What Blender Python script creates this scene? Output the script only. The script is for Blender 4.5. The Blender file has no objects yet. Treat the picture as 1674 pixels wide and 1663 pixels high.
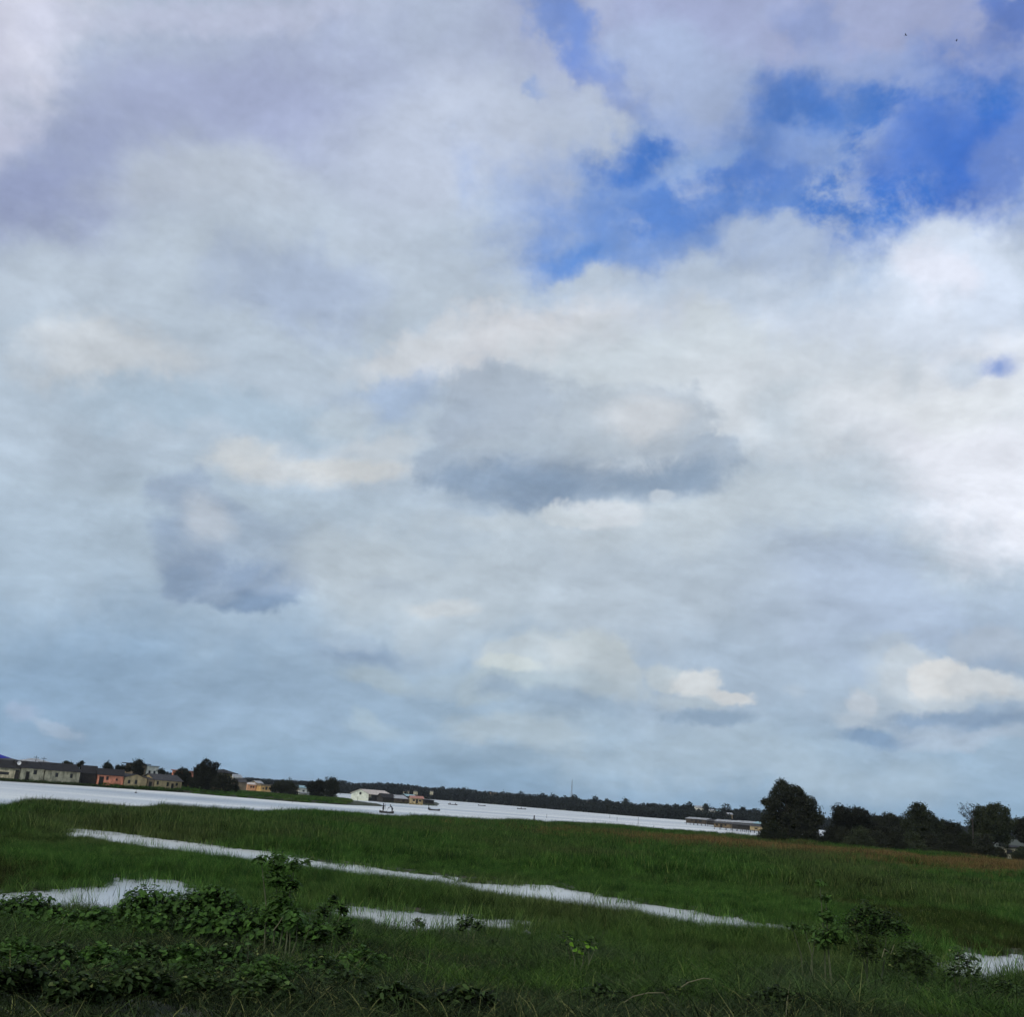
import bpy, math, random
import numpy as np
from mathutils import Vector, Matrix, Euler

# ------------------------------------------------------------------ camera
C = bpy.context.scene.collection
scene = bpy.context.scene
F = 1700.0                      # focal length in photograph pixels
PW, PH = 1674.0, 1663.0
CAM_H = 4.0
PITCH, ROLL = math.radians(15.65), math.radians(4.2)
cd = bpy.data.cameras.new('camera')
cam = bpy.data.objects.new('camera', cd)
C.objects.link(cam)
cd.sensor_fit = 'HORIZONTAL'
cd.sensor_width = 36.0
cd.lens = 36.0 * F / PW
cd.clip_start, cd.clip_end = 0.1, 12000
_fw = Vector((0, math.cos(PITCH), math.sin(PITCH)))
_rt0, _up0 = Vector((1, 0, 0)), Vector((0, -math.sin(PITCH), math.cos(PITCH)))
_rt = _rt0 * math.cos(ROLL) + _up0 * math.sin(ROLL)
_up = _up0 * math.cos(ROLL) - _rt0 * math.sin(ROLL)
cam.matrix_world = Matrix(((_rt.x, _up.x, -_fw.x, 0), (_rt.y, _up.y, -_fw.y, 0),
                           (_rt.z, _up.z, -_fw.z, CAM_H), (0, 0, 0, 1)))
scene.camera = cam

def ray(px, py):
    return (_fw * F + _rt * (px - PW / 2) - _up * (py - PH / 2)).normalized()
def at(px, py, Y):              # the point seen at px, py that lies Y metres ahead
    d = ray(px, py)
    return Vector((0, 0, CAM_H)) + d * (Y / d.y)
def gnd(px, py, z=0.0):         # the point seen at px, py at height z
    d = ray(px, py)
    return Vector((0, 0, CAM_H)) + d * ((z - CAM_H) / d.z)

# ------------------------------------------------------------------ view
vs = scene.view_settings
vs.view_transform = 'Standard'; vs.look = 'None'; vs.gamma = 1; vs.exposure = 0
vs.use_curve_mapping = False
scene.cycles.use_denoising = True
scene.cycles.max_bounces = 8
scene.cycles.transparent_max_bounces = 8
scene.cycles.volume_bounces = 0
scene.cycles.use_adaptive_sampling = True
scene.cycles.adaptive_threshold = 0.02
scene.cycles.adaptive_min_samples = 16

# ------------------------------------------------------------------ sun
SUN_EL, SUN_AZ = math.radians(42), math.radians(-140)   # behind the camera, to the left
sl = bpy.data.lights.new('sun', 'SUN')
sl.energy = 1.4; sl.angle = math.radians(14); sl.color = (1.0, 0.95, 0.87)
sun = bpy.data.objects.new('sun', sl); C.objects.link(sun)
sd = Vector((math.sin(SUN_AZ) * math.cos(SUN_EL), math.cos(SUN_AZ) * math.cos(SUN_EL), math.sin(SUN_EL)))
sun.rotation_euler = sd.to_track_quat('Z', 'Y').to_euler()

# ------------------------------------------------------------------ sky
world = bpy.data.worlds.new('World'); scene.world = world
world.use_nodes = True
wt = world.node_tree; wt.nodes.clear()
STR = 0.1
def lin(c):
    c = c / 255.0
    return c / 12.92 if c <= 0.04045 else ((c + 0.055) / 1.055) ** 2.4
def L(r, g, b, k=1.0): return (lin(r) * k, lin(g) * k, lin(b) * k, 1.0)
def N(tree, kind, **kw):
    n = tree.nodes.new(kind)
    for k, v in kw.items(): setattr(n, k, v)
    return n
def W(kind, **kw): return N(wt, kind, **kw)
def wl(a, b): wt.links.new(a, b)
def wmath(op, a, b=None, c=None, clamp=False):
    n = W('ShaderNodeMath', operation=op); n.use_clamp = clamp
    for i, v in enumerate((a, b, c)):
        if v is None: continue
        if hasattr(v, 'node'): wl(v, n.inputs[i])
        else: n.inputs[i].default_value = v
    return n.outputs[0]
def wv(op, a, b=None, s=None):
    n = W('ShaderNodeVectorMath', operation=op)
    for i, v in enumerate((a, b)):
        if v is None: continue
        if hasattr(v, 'node'): wl(v, n.inputs[i])
        else: n.inputs[i].default_value = v
    if s is not None: n.inputs['Scale'].default_value = s
    return n.outputs[0]
tc = W('ShaderNodeTexCoord').outputs['Generated']
nish = W('ShaderNodeTexSky'); nish.sky_type = 'NISHITA'; nish.sun_disc = False
nish.sun_elevation = SUN_EL; nish.sun_rotation = -SUN_AZ
nish.air_density = 1.0; nish.dust_density = 0.4; nish.ozone_density = 4.0
def wnoise(vec, scale, detail=6, rough=0.55, lac=2.0, dist=0.0):
    n = W('ShaderNodeTexNoise', noise_dimensions='3D')
    wl(vec, n.inputs['Vector'])
    n.inputs['Scale'].default_value = scale; n.inputs['Detail'].default_value = detail
    n.inputs['Roughness'].default_value = rough; n.inputs['Lacunarity'].default_value = lac
    n.inputs['Distortion'].default_value = dist
    return n
# low clouds flatten towards the horizon: stretch the height axis there
sep = W('ShaderNodeSeparateXYZ'); wl(tc, sep.inputs[0])
inv = wmath('DIVIDE', 1.0, wmath('ADD', wmath('MAXIMUM', sep.outputs[2], 0.0), 0.35))
cmb = W('ShaderNodeCombineXYZ')
wl(wmath('MULTIPLY', sep.outputs[0], inv), cmb.inputs[0])
wl(wmath('MULTIPLY', sep.outputs[1], inv), cmb.inputs[1])
plane = cmb.outputs[0]
warp_n = wnoise(tc, 5.0, 6, 0.62).outputs['Color']
warp = wv('SCALE', wv('SUBTRACT', warp_n, (0.5, 0.5, 0.5)), s=0.19)
Dw = wv('ADD', tc, warp)
warp_s = wv('SCALE', wv('SUBTRACT', warp_n, (0.5, 0.5, 0.5)), s=0.075)
Ds = wv('ADD', tc, warp_s)
edge = wmath('SUBTRACT', wnoise(tc, 9.0, 6, 0.62).outputs[0], 0.5)
edge_f = wmath('SUBTRACT', wnoise(tc, 17.0, 5, 0.66, 2.1, 0.5).outputs[0], 0.5)
# horizon -> zenith colour of the thin high cloud
elev = wmath('ARCSINE', sep.outputs[2])
ramp = W('ShaderNodeValToRGB'); wl(wmath('DIVIDE', elev, math.pi / 2), ramp.inputs[0])
rp = ramp.color_ramp
rp.elements[0].position = 0.0; rp.elements[0].color = L(134, 166, 194)
rp.elements[1].position = 1.0; rp.elements[1].color = L(168, 178, 204)
for pos, c in ((0.022, (148, 175, 199)), (0.08, (163, 184, 204)), (0.16, (174, 190, 206)), (0.30, (182, 195, 209)), (0.45, (172, 184, 207))):
    e = rp.elements.new(pos); e.color = L(*c)
col = ramp.outputs[0]
# broad light and dark in the cloud sheet
nb = wnoise(plane, 2.1, 6, 0.58, 2.1, 0.6).outputs[0]
nf = wnoise(plane, 7.5, 6, 0.6, 2.1, 0.4).outputs[0]
nb0 = nb
nb = wmath('ADD', wmath('MULTIPLY', wmath('SUBTRACT', nb, 0.5), 0.75), wmath('MULTIPLY', wmath('SUBTRACT', nf, 0.5), 0.62))
nd = wnoise(tc, 13.0, 6, 0.62, 2.1, 0.8).outputs[0]
nb = wmath('ADD', nb, wmath('MULTIPLY', wmath('SUBTRACT', nd, 0.5), 0.18))
# billows: the same heap noise a little higher up tells which side of a heap faces the light
flat = wv('MULTIPLY', tc, (1.0, 1.0, 1.7))
hv = [wnoise(v_, 6.5, 6, 0.56, 2.1, 0.3).outputs[0] for v_ in (flat, wv('ADD', flat, (-0.010, 0.0, 0.022)))]
nb = wmath('ADD', nb, wmath('MULTIPLY', wmath('SUBTRACT', hv[0], hv[1]), wmath('MULTIPLY', wmath('MAXIMUM', wmath('SUBTRACT', nb0, 0.25), 0.0), 3.4)))
hw = [wnoise(v_, 21.0, 5, 0.58).outputs[0] for v_ in (flat, wv('ADD', flat, (-0.003, 0.0, 0.007)))]
nb = wmath('ADD', nb, wmath('MULTIPLY', wmath('SUBTRACT', hw[0], hw[1]), 0.34))
veil = W('ShaderNodeMapRange', interpolation_type='SMOOTHSTEP'); veil.inputs[1].default_value = 0.40; veil.inputs[2].default_value = 0.60
wl(wnoise(tc, 8.5, 7, 0.64, 2.1, 0.2).outputs[0], veil.inputs[0]); veil.inputs[3].default_value = 1.0; veil.inputs[4].default_value = 0.04; veil = veil.outputs[0]
# blue sky shows through gaps where the sheet is thin outside the frame too
gap = W('ShaderNodeMapRange', interpolation_type='SMOOTHSTEP'); gap.inputs[1].default_value = 0.60; gap.inputs[2].default_value = 0.72
wl(wnoise(plane, 1.6, 5, 0.6).outputs[0], gap.inputs[0]); gap.inputs[3].default_value = 0; gap.inputs[4].default_value = 0.55
clear = W('ShaderNodeMix', data_type='RGBA', blend_type='MULTIPLY'); clear.inputs[0].default_value = 1
wl(nish.outputs[0], clear.inputs[6]); clear.inputs[7].default_value = (STR * 0.58, STR * 1.22, STR * 2.05, 1)
clear = clear.outputs[2]
front = W('ShaderNodeMapRange', interpolation_type='SMOOTHSTEP')
wl(sep.outputs[1], front.inputs[0]); front.inputs[1].default_value = 0.35; front.inputs[2].default_value = 0.6
front.inputs[3].default_value = 1; front.inputs[4].default_value = 0
m0 = W('ShaderNodeMix', data_type='RGBA')
wl(wmath('MULTIPLY', gap.outputs[0], front.outputs[0]), m0.inputs[0]); wl(col, m0.inputs[6]); wl(clear, m0.inputs[7])
col = m0.outputs[2]
# directions ahead as two tangents about one fixed bearing of the world (north, 15.65 degrees up)
def tangents(D):
    n = W('ShaderNodeVectorMath', operation='DOT_PRODUCT'); wl(D, n.inputs[0]); n.inputs[1].default_value = _fw
    i = wmath('DIVIDE', 1.0, wmath('MAXIMUM', n.outputs['Value'], 0.15))
    o = W('ShaderNodeCombineXYZ')
    for k, ax in enumerate((_rt, -_up)):
        n = W('ShaderNodeVectorMath', operation='DOT_PRODUCT'); wl(D, n.inputs[0]); n.inputs[1].default_value = ax
        wl(wmath('MULTIPLY', n.outputs['Value'], i), o.inputs[k])
    return o.outputs[0]
Uw, Us = tangents(Dw), tangents(Ds)
Ew, Es = wmath('MULTIPLY_ADD', edge, 0.85, 1.0), wmath('MULTIPLY_ADD', edge_f, 1.0, 1.0)
base_col = col
wisps = wmath('SUBTRACT', 1.0, veil)
def cloud(px, py, rx, ry, rgb, op=1.0, rot=0.0, soft=0.5, fine=False, wisp=False):
    """One cloud (or one gap, rgb None) at the bearing seen at px, py; radii in photograph pixels."""
    global col
    cx, cy = (px - PW / 2) / F, (py - PH / 2) / F
    k = F / 1.6; U = Us if fine else Uw
    if not rot:
        m = W('ShaderNodeVectorMath', operation='MULTIPLY_ADD'); wl(U, m.inputs[0])
        m.inputs[1].default_value = (k / rx, k / ry, 0); m.inputs[2].default_value = (-cx * k / rx, -cy * k / ry, 0)
        vec = m.outputs[0]
    else:
        a = -math.radians(rot); o = W('ShaderNodeCombineXYZ')
        for i, (x, y, r) in enumerate(((math.cos(a), math.sin(a), rx), (-math.sin(a), math.cos(a), ry))):
            n = W('ShaderNodeVectorMath', operation='DOT_PRODUCT'); wl(U, n.inputs[0]); n.inputs[1].default_value = (x * k / r, y * k / r, 0)
            wl(wmath('SUBTRACT', n.outputs['Value'], (cx * x + cy * y) * k / r), o.inputs[i])
        vec = o.outputs[0]
    ln = W('ShaderNodeVectorMath', operation='LENGTH'); wl(vec, ln.inputs[0])
    v = wmath('SUBTRACT', Es if fine else Ew, ln.outputs['Value'])
    s = W('ShaderNodeMapRange', interpolation_type='SMOOTHSTEP'); wl(v, s.inputs[0])
    s.inputs[1].default_value = 0.38 - soft * 0.38; s.inputs[2].default_value = 0.38 + soft * 0.55
    s.inputs[3].default_value = 0; s.inputs[4].default_value = op
    f = wmath('MULTIPLY', s.outputs[0], wisps if wisp else veil) if rgb is None or wisp else s.outputs[0]
    mx = W('ShaderNodeMix', data_type='RGBA'); wl(f, mx.inputs[0]); wl(col, mx.inputs[6])
    if rgb is None: wl(clear, mx.inputs[7])
    else: mx.inputs[7].default_value = L(*rgb)
    col = mx.outputs[2]
shade = wmath('ADD', 1.02, wmath('MULTIPLY', nb, 0.7))
# ---- the clouds, from the back of the sheet to the front
SKY = [
 # broad tones
 (120, 1110, 330, 130, (136, 163, 190), .8, 0, .9), (480, 1170, 300, 90, (146, 170, 194), .6, 0, .9),
 (1250, 1080, 330, 110, (172, 189, 208), .6, 0, .9), (1200, 1230, 420, 70, (174, 192, 206), .6, -4, .9),
 (300, 860, 360, 110, (164, 182, 198), .5, 0, .9), (800, 950, 330, 110, (188, 200, 209), .7, 0, .9),
 (1250, 930, 420, 110, (180, 194, 208), .8, 0, .9), (1480, 1000, 250, 80, (160, 178, 208), .45, 0, .9),
 (400, 170, 330, 140, (160, 170, 201), 1.0, 0, 1.1), (80, 310, 190, 130, (150, 161, 195), 1.0, 0, 1.1),
 (10, 30, 200, 100, (214, 217, 234), .95, 15, .9), (0, 150, 60, 130, (196, 200, 222), .8, 0, .9),
 (330, 20, 260, 36, (190, 196, 220), .6, 0, .9),
 (360, 320, 170, 60, (184, 194, 207), .7, 0, .9), (780, 260, 220, 150, (185, 195, 214), .8, 0, .9),
 (470, 470, 130, 60, (162, 178, 206), .7, 0, .8), (850, 420, 190, 90, (184, 198, 214), .8, 0, .8),
 (150, 600, 180, 50, (198, 204, 210), .8, 5, .8), (350, 680, 300, 45, (164, 184, 202), .8, 0, .8), 
 (640, 630, 110, 40, (160, 180, 208), .8, 0, .8), (80, 500, 160, 60, (176, 188, 202), .6, 0, .8),
 (1250, 60, 430, 120, (160, 170, 206), .95, 0, .8), (1560, 60, 180, 90, (158, 168, 204), .9, 0, .8),
 # the blue opening
 (1310, 300, 430, 170, (112, 146, 207), 1.0, 8, .7), (1080, 400, 160, 60, (118, 152, 210), .8, 0, .8), (1120, 330, 170, 150, (124, 156, 212), .9, 0, .7),
 (1310, 270, 450, 200, (168, 185, 217), .9, 8, .9, 1), (1590, 190, 170, 110, (84, 124, 204), .75, 0, 1.0),
 (1530, 240, 170, 120, None, .9, 15, .9), (1470, 200, 170, 90, None, .7, 0, .7), (1410, 340, 90, 100, None, .9, 60, .8),
 (1250, 190, 90, 60, None, .75, 20, 1.0), (1050, 245, 70, 40, None, .85, 0, 1.0), (985, 428, 74, 36, (88, 136, 208), .85, 10, 1.1), (1500, 290, 60, 30, None, .7, 0, 1.0), (1160, 330, 150, 80, None, .6, 0, .9),
 (935, 90, 130, 28, (100, 133, 205), .85, -42, 1.2), (875, 40, 70, 28, (116, 146, 210), .7, -20, 1.2), (1565, 250, 100, 70, (58, 110, 202), .8, 15, 1.1), (1480, 215, 90, 50, (74, 120, 205), .6, 10, 1.1), (1230, 290, 90, 60, (88, 128, 204), .6, 0, .9), (860, 135, 26, 16, (140, 164, 210), .7, 0, .9),
 (1640, 45, 60, 30, (96, 126, 196), .9, 20, .8), (1190, 370, 90, 30, (90, 134, 208), .7, 0, .9),
 (1140, 190, 90, 60, (152, 172, 216), .6, 0, .8), (1090, 120, 150, 60, (166, 182, 214), .9, -20, .8), (1300, 60, 60, 30, (136, 156, 206), .6, -30, .9),
 (1290, 250, 80, 40, (142, 166, 212), .6, 0, .8), (1640, 250, 60, 50, (112, 140, 204), .8, 60, .8),
 (1400, 120, 120, 40, (150, 168, 210), .8, 0, .8), (1130, 270, 60, 26, (150, 174, 214), .6, 20, .8),
 # white clouds to the right
 (1230, 535, 290, 90, (186, 201, 220), .95, 0, .6), (1430, 500, 90, 60, (176, 194, 218), .7, 0, .8), (1290, 420, 90, 50, (176, 192, 216), .8, 0, .6),
 (1610, 460, 150, 160, (208, 220, 238), 1.0, 25, .45), (1560, 440, 80, 50, (222, 226, 240), .8, 0, .8),
 (1450, 600, 260, 110, (206, 216, 230), .9, 0, .7), (1600, 620, 200, 60, (226, 232, 242), .8, 10, .8),
 (880, 555, 260, 50, (208, 212, 219), 1.0, 4, .8), (650, 560, 120, 30, (200, 206, 213), .8, 4, .8), (640, 720, 100, 40, (196, 204, 211), .7, 0, .8), (1200, 650, 90, 90, (206, 213, 221), .8, 0, .8), (1100, 600, 260, 60, (198, 208, 216), .9, 0, .8),
 (1360, 700, 330, 110, (208, 216, 224), .9, 0, .8), (1620, 780, 240, 130, (226, 230, 240), .95, -10, .8),
 (1560, 680, 170, 50, (224, 230, 236), .8, 0, .9), (1150, 850, 330, 60, (190, 202, 212), .8, 0, .9),
]
for s in SKY: cloud(*s[:5], op=s[5], rot=s[6], soft=s[7] * .85, wisp=len(s) > 8)
# nearer clouds with their own edges
FRONT = [
 (1640, 604, 36, 17, (78, 126, 208), .7, 15, 1.2), (1575, 610, 40, 26, (192, 208, 226), .5, 0, .9), (1478, 610, 24, 50, (192, 204, 216), .5, -15, 1.2), (1280, 700, 40, 60, (188, 201, 213), .6, 20, 1.2), (1300, 645, 40, 16, (190, 203, 214), .5, 20, 1.2),
 (1420, 780, 90, 30, (194, 206, 218), .5, 0, .9),
 (470, 770, 150, 26, (203, 208, 212), .8, -3, .9), (390, 745, 60, 26, (205, 210, 213), .7, 8, .7), (600, 765, 100, 20, (204, 208, 210), .8, -3, .8),
 (330, 815, 330, 20, (168, 184, 198), .6, -3, .9), (560, 680, 60, 34, (188, 200, 210), .6, 0, .7),
 # the grey cloud in the middle
 (785, 625, 62, 42, (168, 181, 197), .9, 0, .5), (850, 640, 64, 54, (170, 183, 198), .9, 0, .5), (775, 700, 64, 64, (164, 178, 195), .9, 0, .6), (880, 710, 120, 76, (170, 183, 198), .95, 0, .5), (730, 765, 50, 34, (162, 178, 196), .9, 0, .4),
 (1010, 700, 110, 60, (178, 190, 202), .9, 0, .5), (1110, 700, 80, 60, (176, 188, 201), .85, 0, .4), (1160, 760, 52, 44, (168, 183, 200), .9, 0, .4),
 (1065, 685, 78, 34, (203, 208, 214), .8, 0, .9), (870, 745, 120, 36, (172, 186, 200), .8, 0, .9),
 (930, 770, 210, 30, (148, 164, 184), .9, 0, 1.1), (860, 795, 130, 36, (128, 149, 174), .85, 4, 1.1), (1080, 780, 130, 28, (136, 156, 179), .85, -3, 1.1), (770, 785, 60, 26, (138, 158, 182), .8, 0, .9), (860, 816, 60, 18, (132, 152, 177), .8, 0, 1.1),
 (985, 830, 74, 30, (202, 210, 218), .95, 0, .4), (920, 838, 50, 16, (196, 206, 214), .9, 0, .5), (1085, 802, 20, 13, (190, 201, 212), .85, 0, .5), (1130, 835, 80, 24, (190, 202, 212), .8, 0, .6), (800, 850, 80, 20, (186, 198, 208), .7, 0, .7),
 # the torn one to the left
 (300, 805, 60, 36, (152, 169, 190), .95, 0, .55), (345, 860, 80, 62, (152, 169, 190), .95, 0, .55), (430, 905, 80, 70, (157, 174, 193), .9, 0, .6), (330, 940, 60, 50, (138, 156, 180), .9, 0, .7), (430, 960, 80, 44, (138, 158, 184), .95, 0, .6),
 (340, 845, 50, 36, (184, 194, 206), .8, -40, .9), (280, 880, 26, 50, (146, 165, 189), .7, 30, .9), (310, 955, 36, 28, (136, 157, 183), .8, 0, .6), (400, 988, 78, 20, (124, 147, 175), .9, -6, .7), (360, 975, 30, 16, (146, 165, 188), .7, 0, .7),
 (560, 930, 120, 60, (180, 192, 202), .6, 0, .8), (725, 990, 70, 14, (198, 205, 210), .7, 0, .8), (640, 960, 60, 20, (172, 186, 200), .6, 0, .8),
 (585, 1068, 90, 18, (136, 157, 182), .85, -6, 1.2), (560, 1050, 60, 14, (160, 178, 196), .7, -6, .8), (620, 1110, 70, 20, (168, 186, 199), .8, -6, .7), (620, 1200, 60, 18, (162, 183, 199), .7, -12, .7), (600, 1180, 40, 12, (166, 186, 200), .6, -20, .7),
 # low puffs over the far shore
 (880, 1085, 90, 46, (186, 198, 206), .9, 0, .45), (970, 1080, 80, 46, (192, 203, 209), .9, 0, .4), (1005, 1108, 60, 38, (186, 198, 206), .9, 0, .45), (930, 1125, 130, 26, (172, 188, 200), .85, 0, .9), (830, 1125, 70, 34, (170, 187, 198), .8, 0, .5),
 (843, 1096, 50, 14, (196, 206, 208), .85, -6, .6), (930, 1075, 40, 18, (190, 200, 207), .7, 0, .7), (830, 1130, 44, 12, (150, 170, 190), .7, -10, .8), (920, 1150, 110, 20, (146, 167, 188), .85, -6, .8), (900, 1185, 50, 20, (150, 171, 191), .6, -6, .8),
 (850, 1200, 120, 26, (174, 190, 201), .7, -6, .7), (740, 1120, 60, 26, (166, 184, 198), .6, 0, .7),
 (1100, 1105, 40, 22, (186, 198, 206), .9, -12, .4), (1142, 1112, 44, 28, (206, 212, 216), 1.0, 0, .35), (1140, 1137, 62, 12, (182, 195, 206), .8, -4, 1.0), (1190, 1134, 38, 15, (207, 212, 216), 1.0, -10, .4), (1130, 1140, 60, 16, (176, 191, 203), .8, -6, .8), (1155, 1165, 66, 16, (142, 164, 187), .95, -4, .7),
 (1290, 1130, 26, 12, (178, 192, 206), .5, 0, .8),
 (1640, 1050, 80, 44, (172, 186, 203), .9, 0, .4), (1650, 1090, 60, 34, (150, 170, 194), .8, 0, .7), (1460, 1075, 60, 40, (178, 192, 206), .7, 0, .5), (1490, 1130, 100, 50, (178, 192, 205), .9, 0, .4), (1600, 1130, 110, 44, (184, 196, 206), .9, 0, .4),
 (1500, 1095, 60, 40, (188, 199, 209), .95, 0, .4), (1665, 1130, 60, 44, (194, 203, 211), .95, 0, .4), (1420, 1155, 80, 30, (170, 187, 204), .85, 0, .5), (1640, 1185, 90, 16, (150, 171, 195), .8, 0, .8),
 (1550, 1108, 54, 34, (209, 213, 216), 1.0, 0, .35), (1620, 1112, 54, 26, (202, 208, 213), .95, 0, .4), (1560, 1140, 90, 14, (180, 193, 205), .8, 0, 1.0), (1640, 1142, 60, 14, (172, 187, 202), .8, 0, 1.0), (1540, 1088, 26, 14, (214, 217, 219), .8, 0, .7), (1415, 1138, 34, 24, (190, 200, 211), .9, 0, .4), (1395, 1165, 40, 18, (180, 194, 208), .8, 0, .6),
 (1590, 1166, 140, 18, (134, 158, 186), .9, 0, .8), (1650, 1150, 50, 12, (150, 172, 196), .7, 0, .8), (1450, 1188, 84, 14, (132, 158, 187), 1.0, -2, .7), (1530, 1180, 60, 12, (170, 187, 205), .7, 0, .8), (1600, 1200, 130, 16, (174, 190, 208), .7, -2, .8),
 (45, 1146, 30, 18, (154, 174, 199), .9, -10, .6), (90, 1178, 42, 12, (162, 181, 202), .85, -30, .6),
]
for s in FRONT: cloud(*s[:5], op=s[5], rot=s[6], soft=s[7] * .8, fine=True)
ahead = W('ShaderNodeMapRange', interpolation_type='SMOOTHSTEP'); wl(sep.outputs[1], ahead.inputs[0])
ahead.inputs[1].default_value = 0.25; ahead.inputs[2].default_value = 0.5
mx = W('ShaderNodeMix', data_type='RGBA'); wl(ahead.outputs[0], mx.inputs[0]); wl(base_col, mx.inputs[6]); wl(col, mx.inputs[7]); col = mx.outputs[2]
bg = W('ShaderNodeBackground'); bg.inputs[1].default_value = STR
gain = W('ShaderNodeVectorMath', operation='SCALE'); wl(col, gain.inputs[0]); wl(wmath('MULTIPLY', shade, 1.0 / STR), gain.inputs['Scale'])
wl(gain.outputs[0], bg.inputs[0])
wo = W('ShaderNodeOutputWorld'); wl(bg.outputs[0], wo.inputs[0])
world.cycles.sampling_method = 'MANUAL'; world.cycles.sample_map_resolution = 1024
# ------------------------------------------------------------------ helpers
RNG = np.random.default_rng(7)
random.seed(7)
_lat = np.random.default_rng(3).random((256, 256))
def vnoise(x, y):
    xi = np.floor(x).astype(int); yi = np.floor(y).astype(int)
    fx = x - xi; fy = y - yi
    fx = fx * fx * (3 - 2 * fx); fy = fy * fy * (3 - 2 * fy)
    a = _lat[xi % 256, yi % 256]; b = _lat[(xi + 1) % 256, yi % 256]
    c = _lat[xi % 256, (yi + 1) % 256]; d = _lat[(xi + 1) % 256, (yi + 1) % 256]
    return a * (1 - fx) * (1 - fy) + b * fx * (1 - fy) + c * (1 - fx) * fy + d * fx * fy
def fbm(x, y, o=4):
    s = 0; a = 0.5; t = 0
    for i in range(o):
        s = s + a * vnoise(x * 2 ** i + 17.3 * i, y * 2 ** i + 9.1 * i); t += a; a *= 0.5
    return s / t
def sstep(a, b, x):
    t = np.clip((x - a) / (b - a), 0, 1); return t * t * (3 - 2 * t)
def tag(o, label=None, cat=None, group=None, kind=None):
    if label: o['label'] = label
    if cat: o['category'] = cat
    if group: o['group'] = group
    if kind: o['kind'] = kind
    return o
def empty(name, loc, rz=0.0, label=None, cat=None, group=None):
    o = bpy.data.objects.new(name, None); C.objects.link(o)
    o.location = loc; o.rotation_euler = (0, 0, rz); o.empty_display_size = 0.3
    return tag(o, label, cat, group)
def link(name, me, parent=None, mat=None):
    if mat is not None and not me.materials: me.materials.append(mat)
    o = bpy.data.objects.new(name, me); C.objects.link(o)
    if parent is not None: o.parent = parent
    return o
def np_mesh(name, verts, k, smooth=False):
    """verts (n*k, 3): n faces of k corners of their own."""
    n = len(verts) // k
    me = bpy.data.meshes.new(name)
    me.vertices.add(n * k); me.vertices.foreach_set('co', np.ascontiguousarray(verts, dtype=np.float32).ravel())
    me.loops.add(n * k); me.loops.foreach_set('vertex_index', np.arange(n * k, dtype=np.int32))
    me.polygons.add(n); me.polygons.foreach_set('loop_start', np.arange(0, n * k, k, dtype=np.int32))
    me.update(calc_edges=True)
    return me
def rand_rot(rng, n):
    q = rng.normal(size=(n, 4)); q /= np.linalg.norm(q, axis=1)[:, None]
    w, x, y, z = q.T
    return np.stack([np.stack([1 - 2 * (y * y + z * z), 2 * (x * y - z * w), 2 * (x * z + y * w)], 1),
                     np.stack([2 * (x * y + z * w), 1 - 2 * (x * x + z * z), 2 * (y * z - x * w)], 1),
                     np.stack([2 * (x * z - y * w), 2 * (y * z + x * w), 1 - 2 * (x * x + y * y)], 1)], 1)
def leaf_cards(rng, cen, size, narrow=0.55, flat=0.0):
    n = len(cen)
    R = rand_rot(rng, n)
    base = np.array([[-1, 0, 0], [0.05, -narrow, 0.06], [1, 0, 0], [-0.05, narrow, 0.06]])
    v = np.einsum('nij,kj->nki', R, base) * size[:, None, None] * 0.5
    if flat: v[:, :, 2] *= (1 - flat)
    return (v + cen[:, None, :]).reshape(-1, 3)
def lobe_points(rng, c, r, n, squash=0.9, shell=0.55):
    d = rng.normal(size=(n, 3)); d /= np.linalg.norm(d, axis=1)[:, None]
    rad = r * (shell + (1 - shell) * rng.random(n)) * (0.82 + 0.36 * fbm(d[:, 0] * 2.2 + c[0], d[:, 2] * 2.2 + d[:, 1] * 1.7 + c[1], 3))
    d = d * rad[:, None]; d[:, 2] *= squash
    return d + np.array(c)
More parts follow.
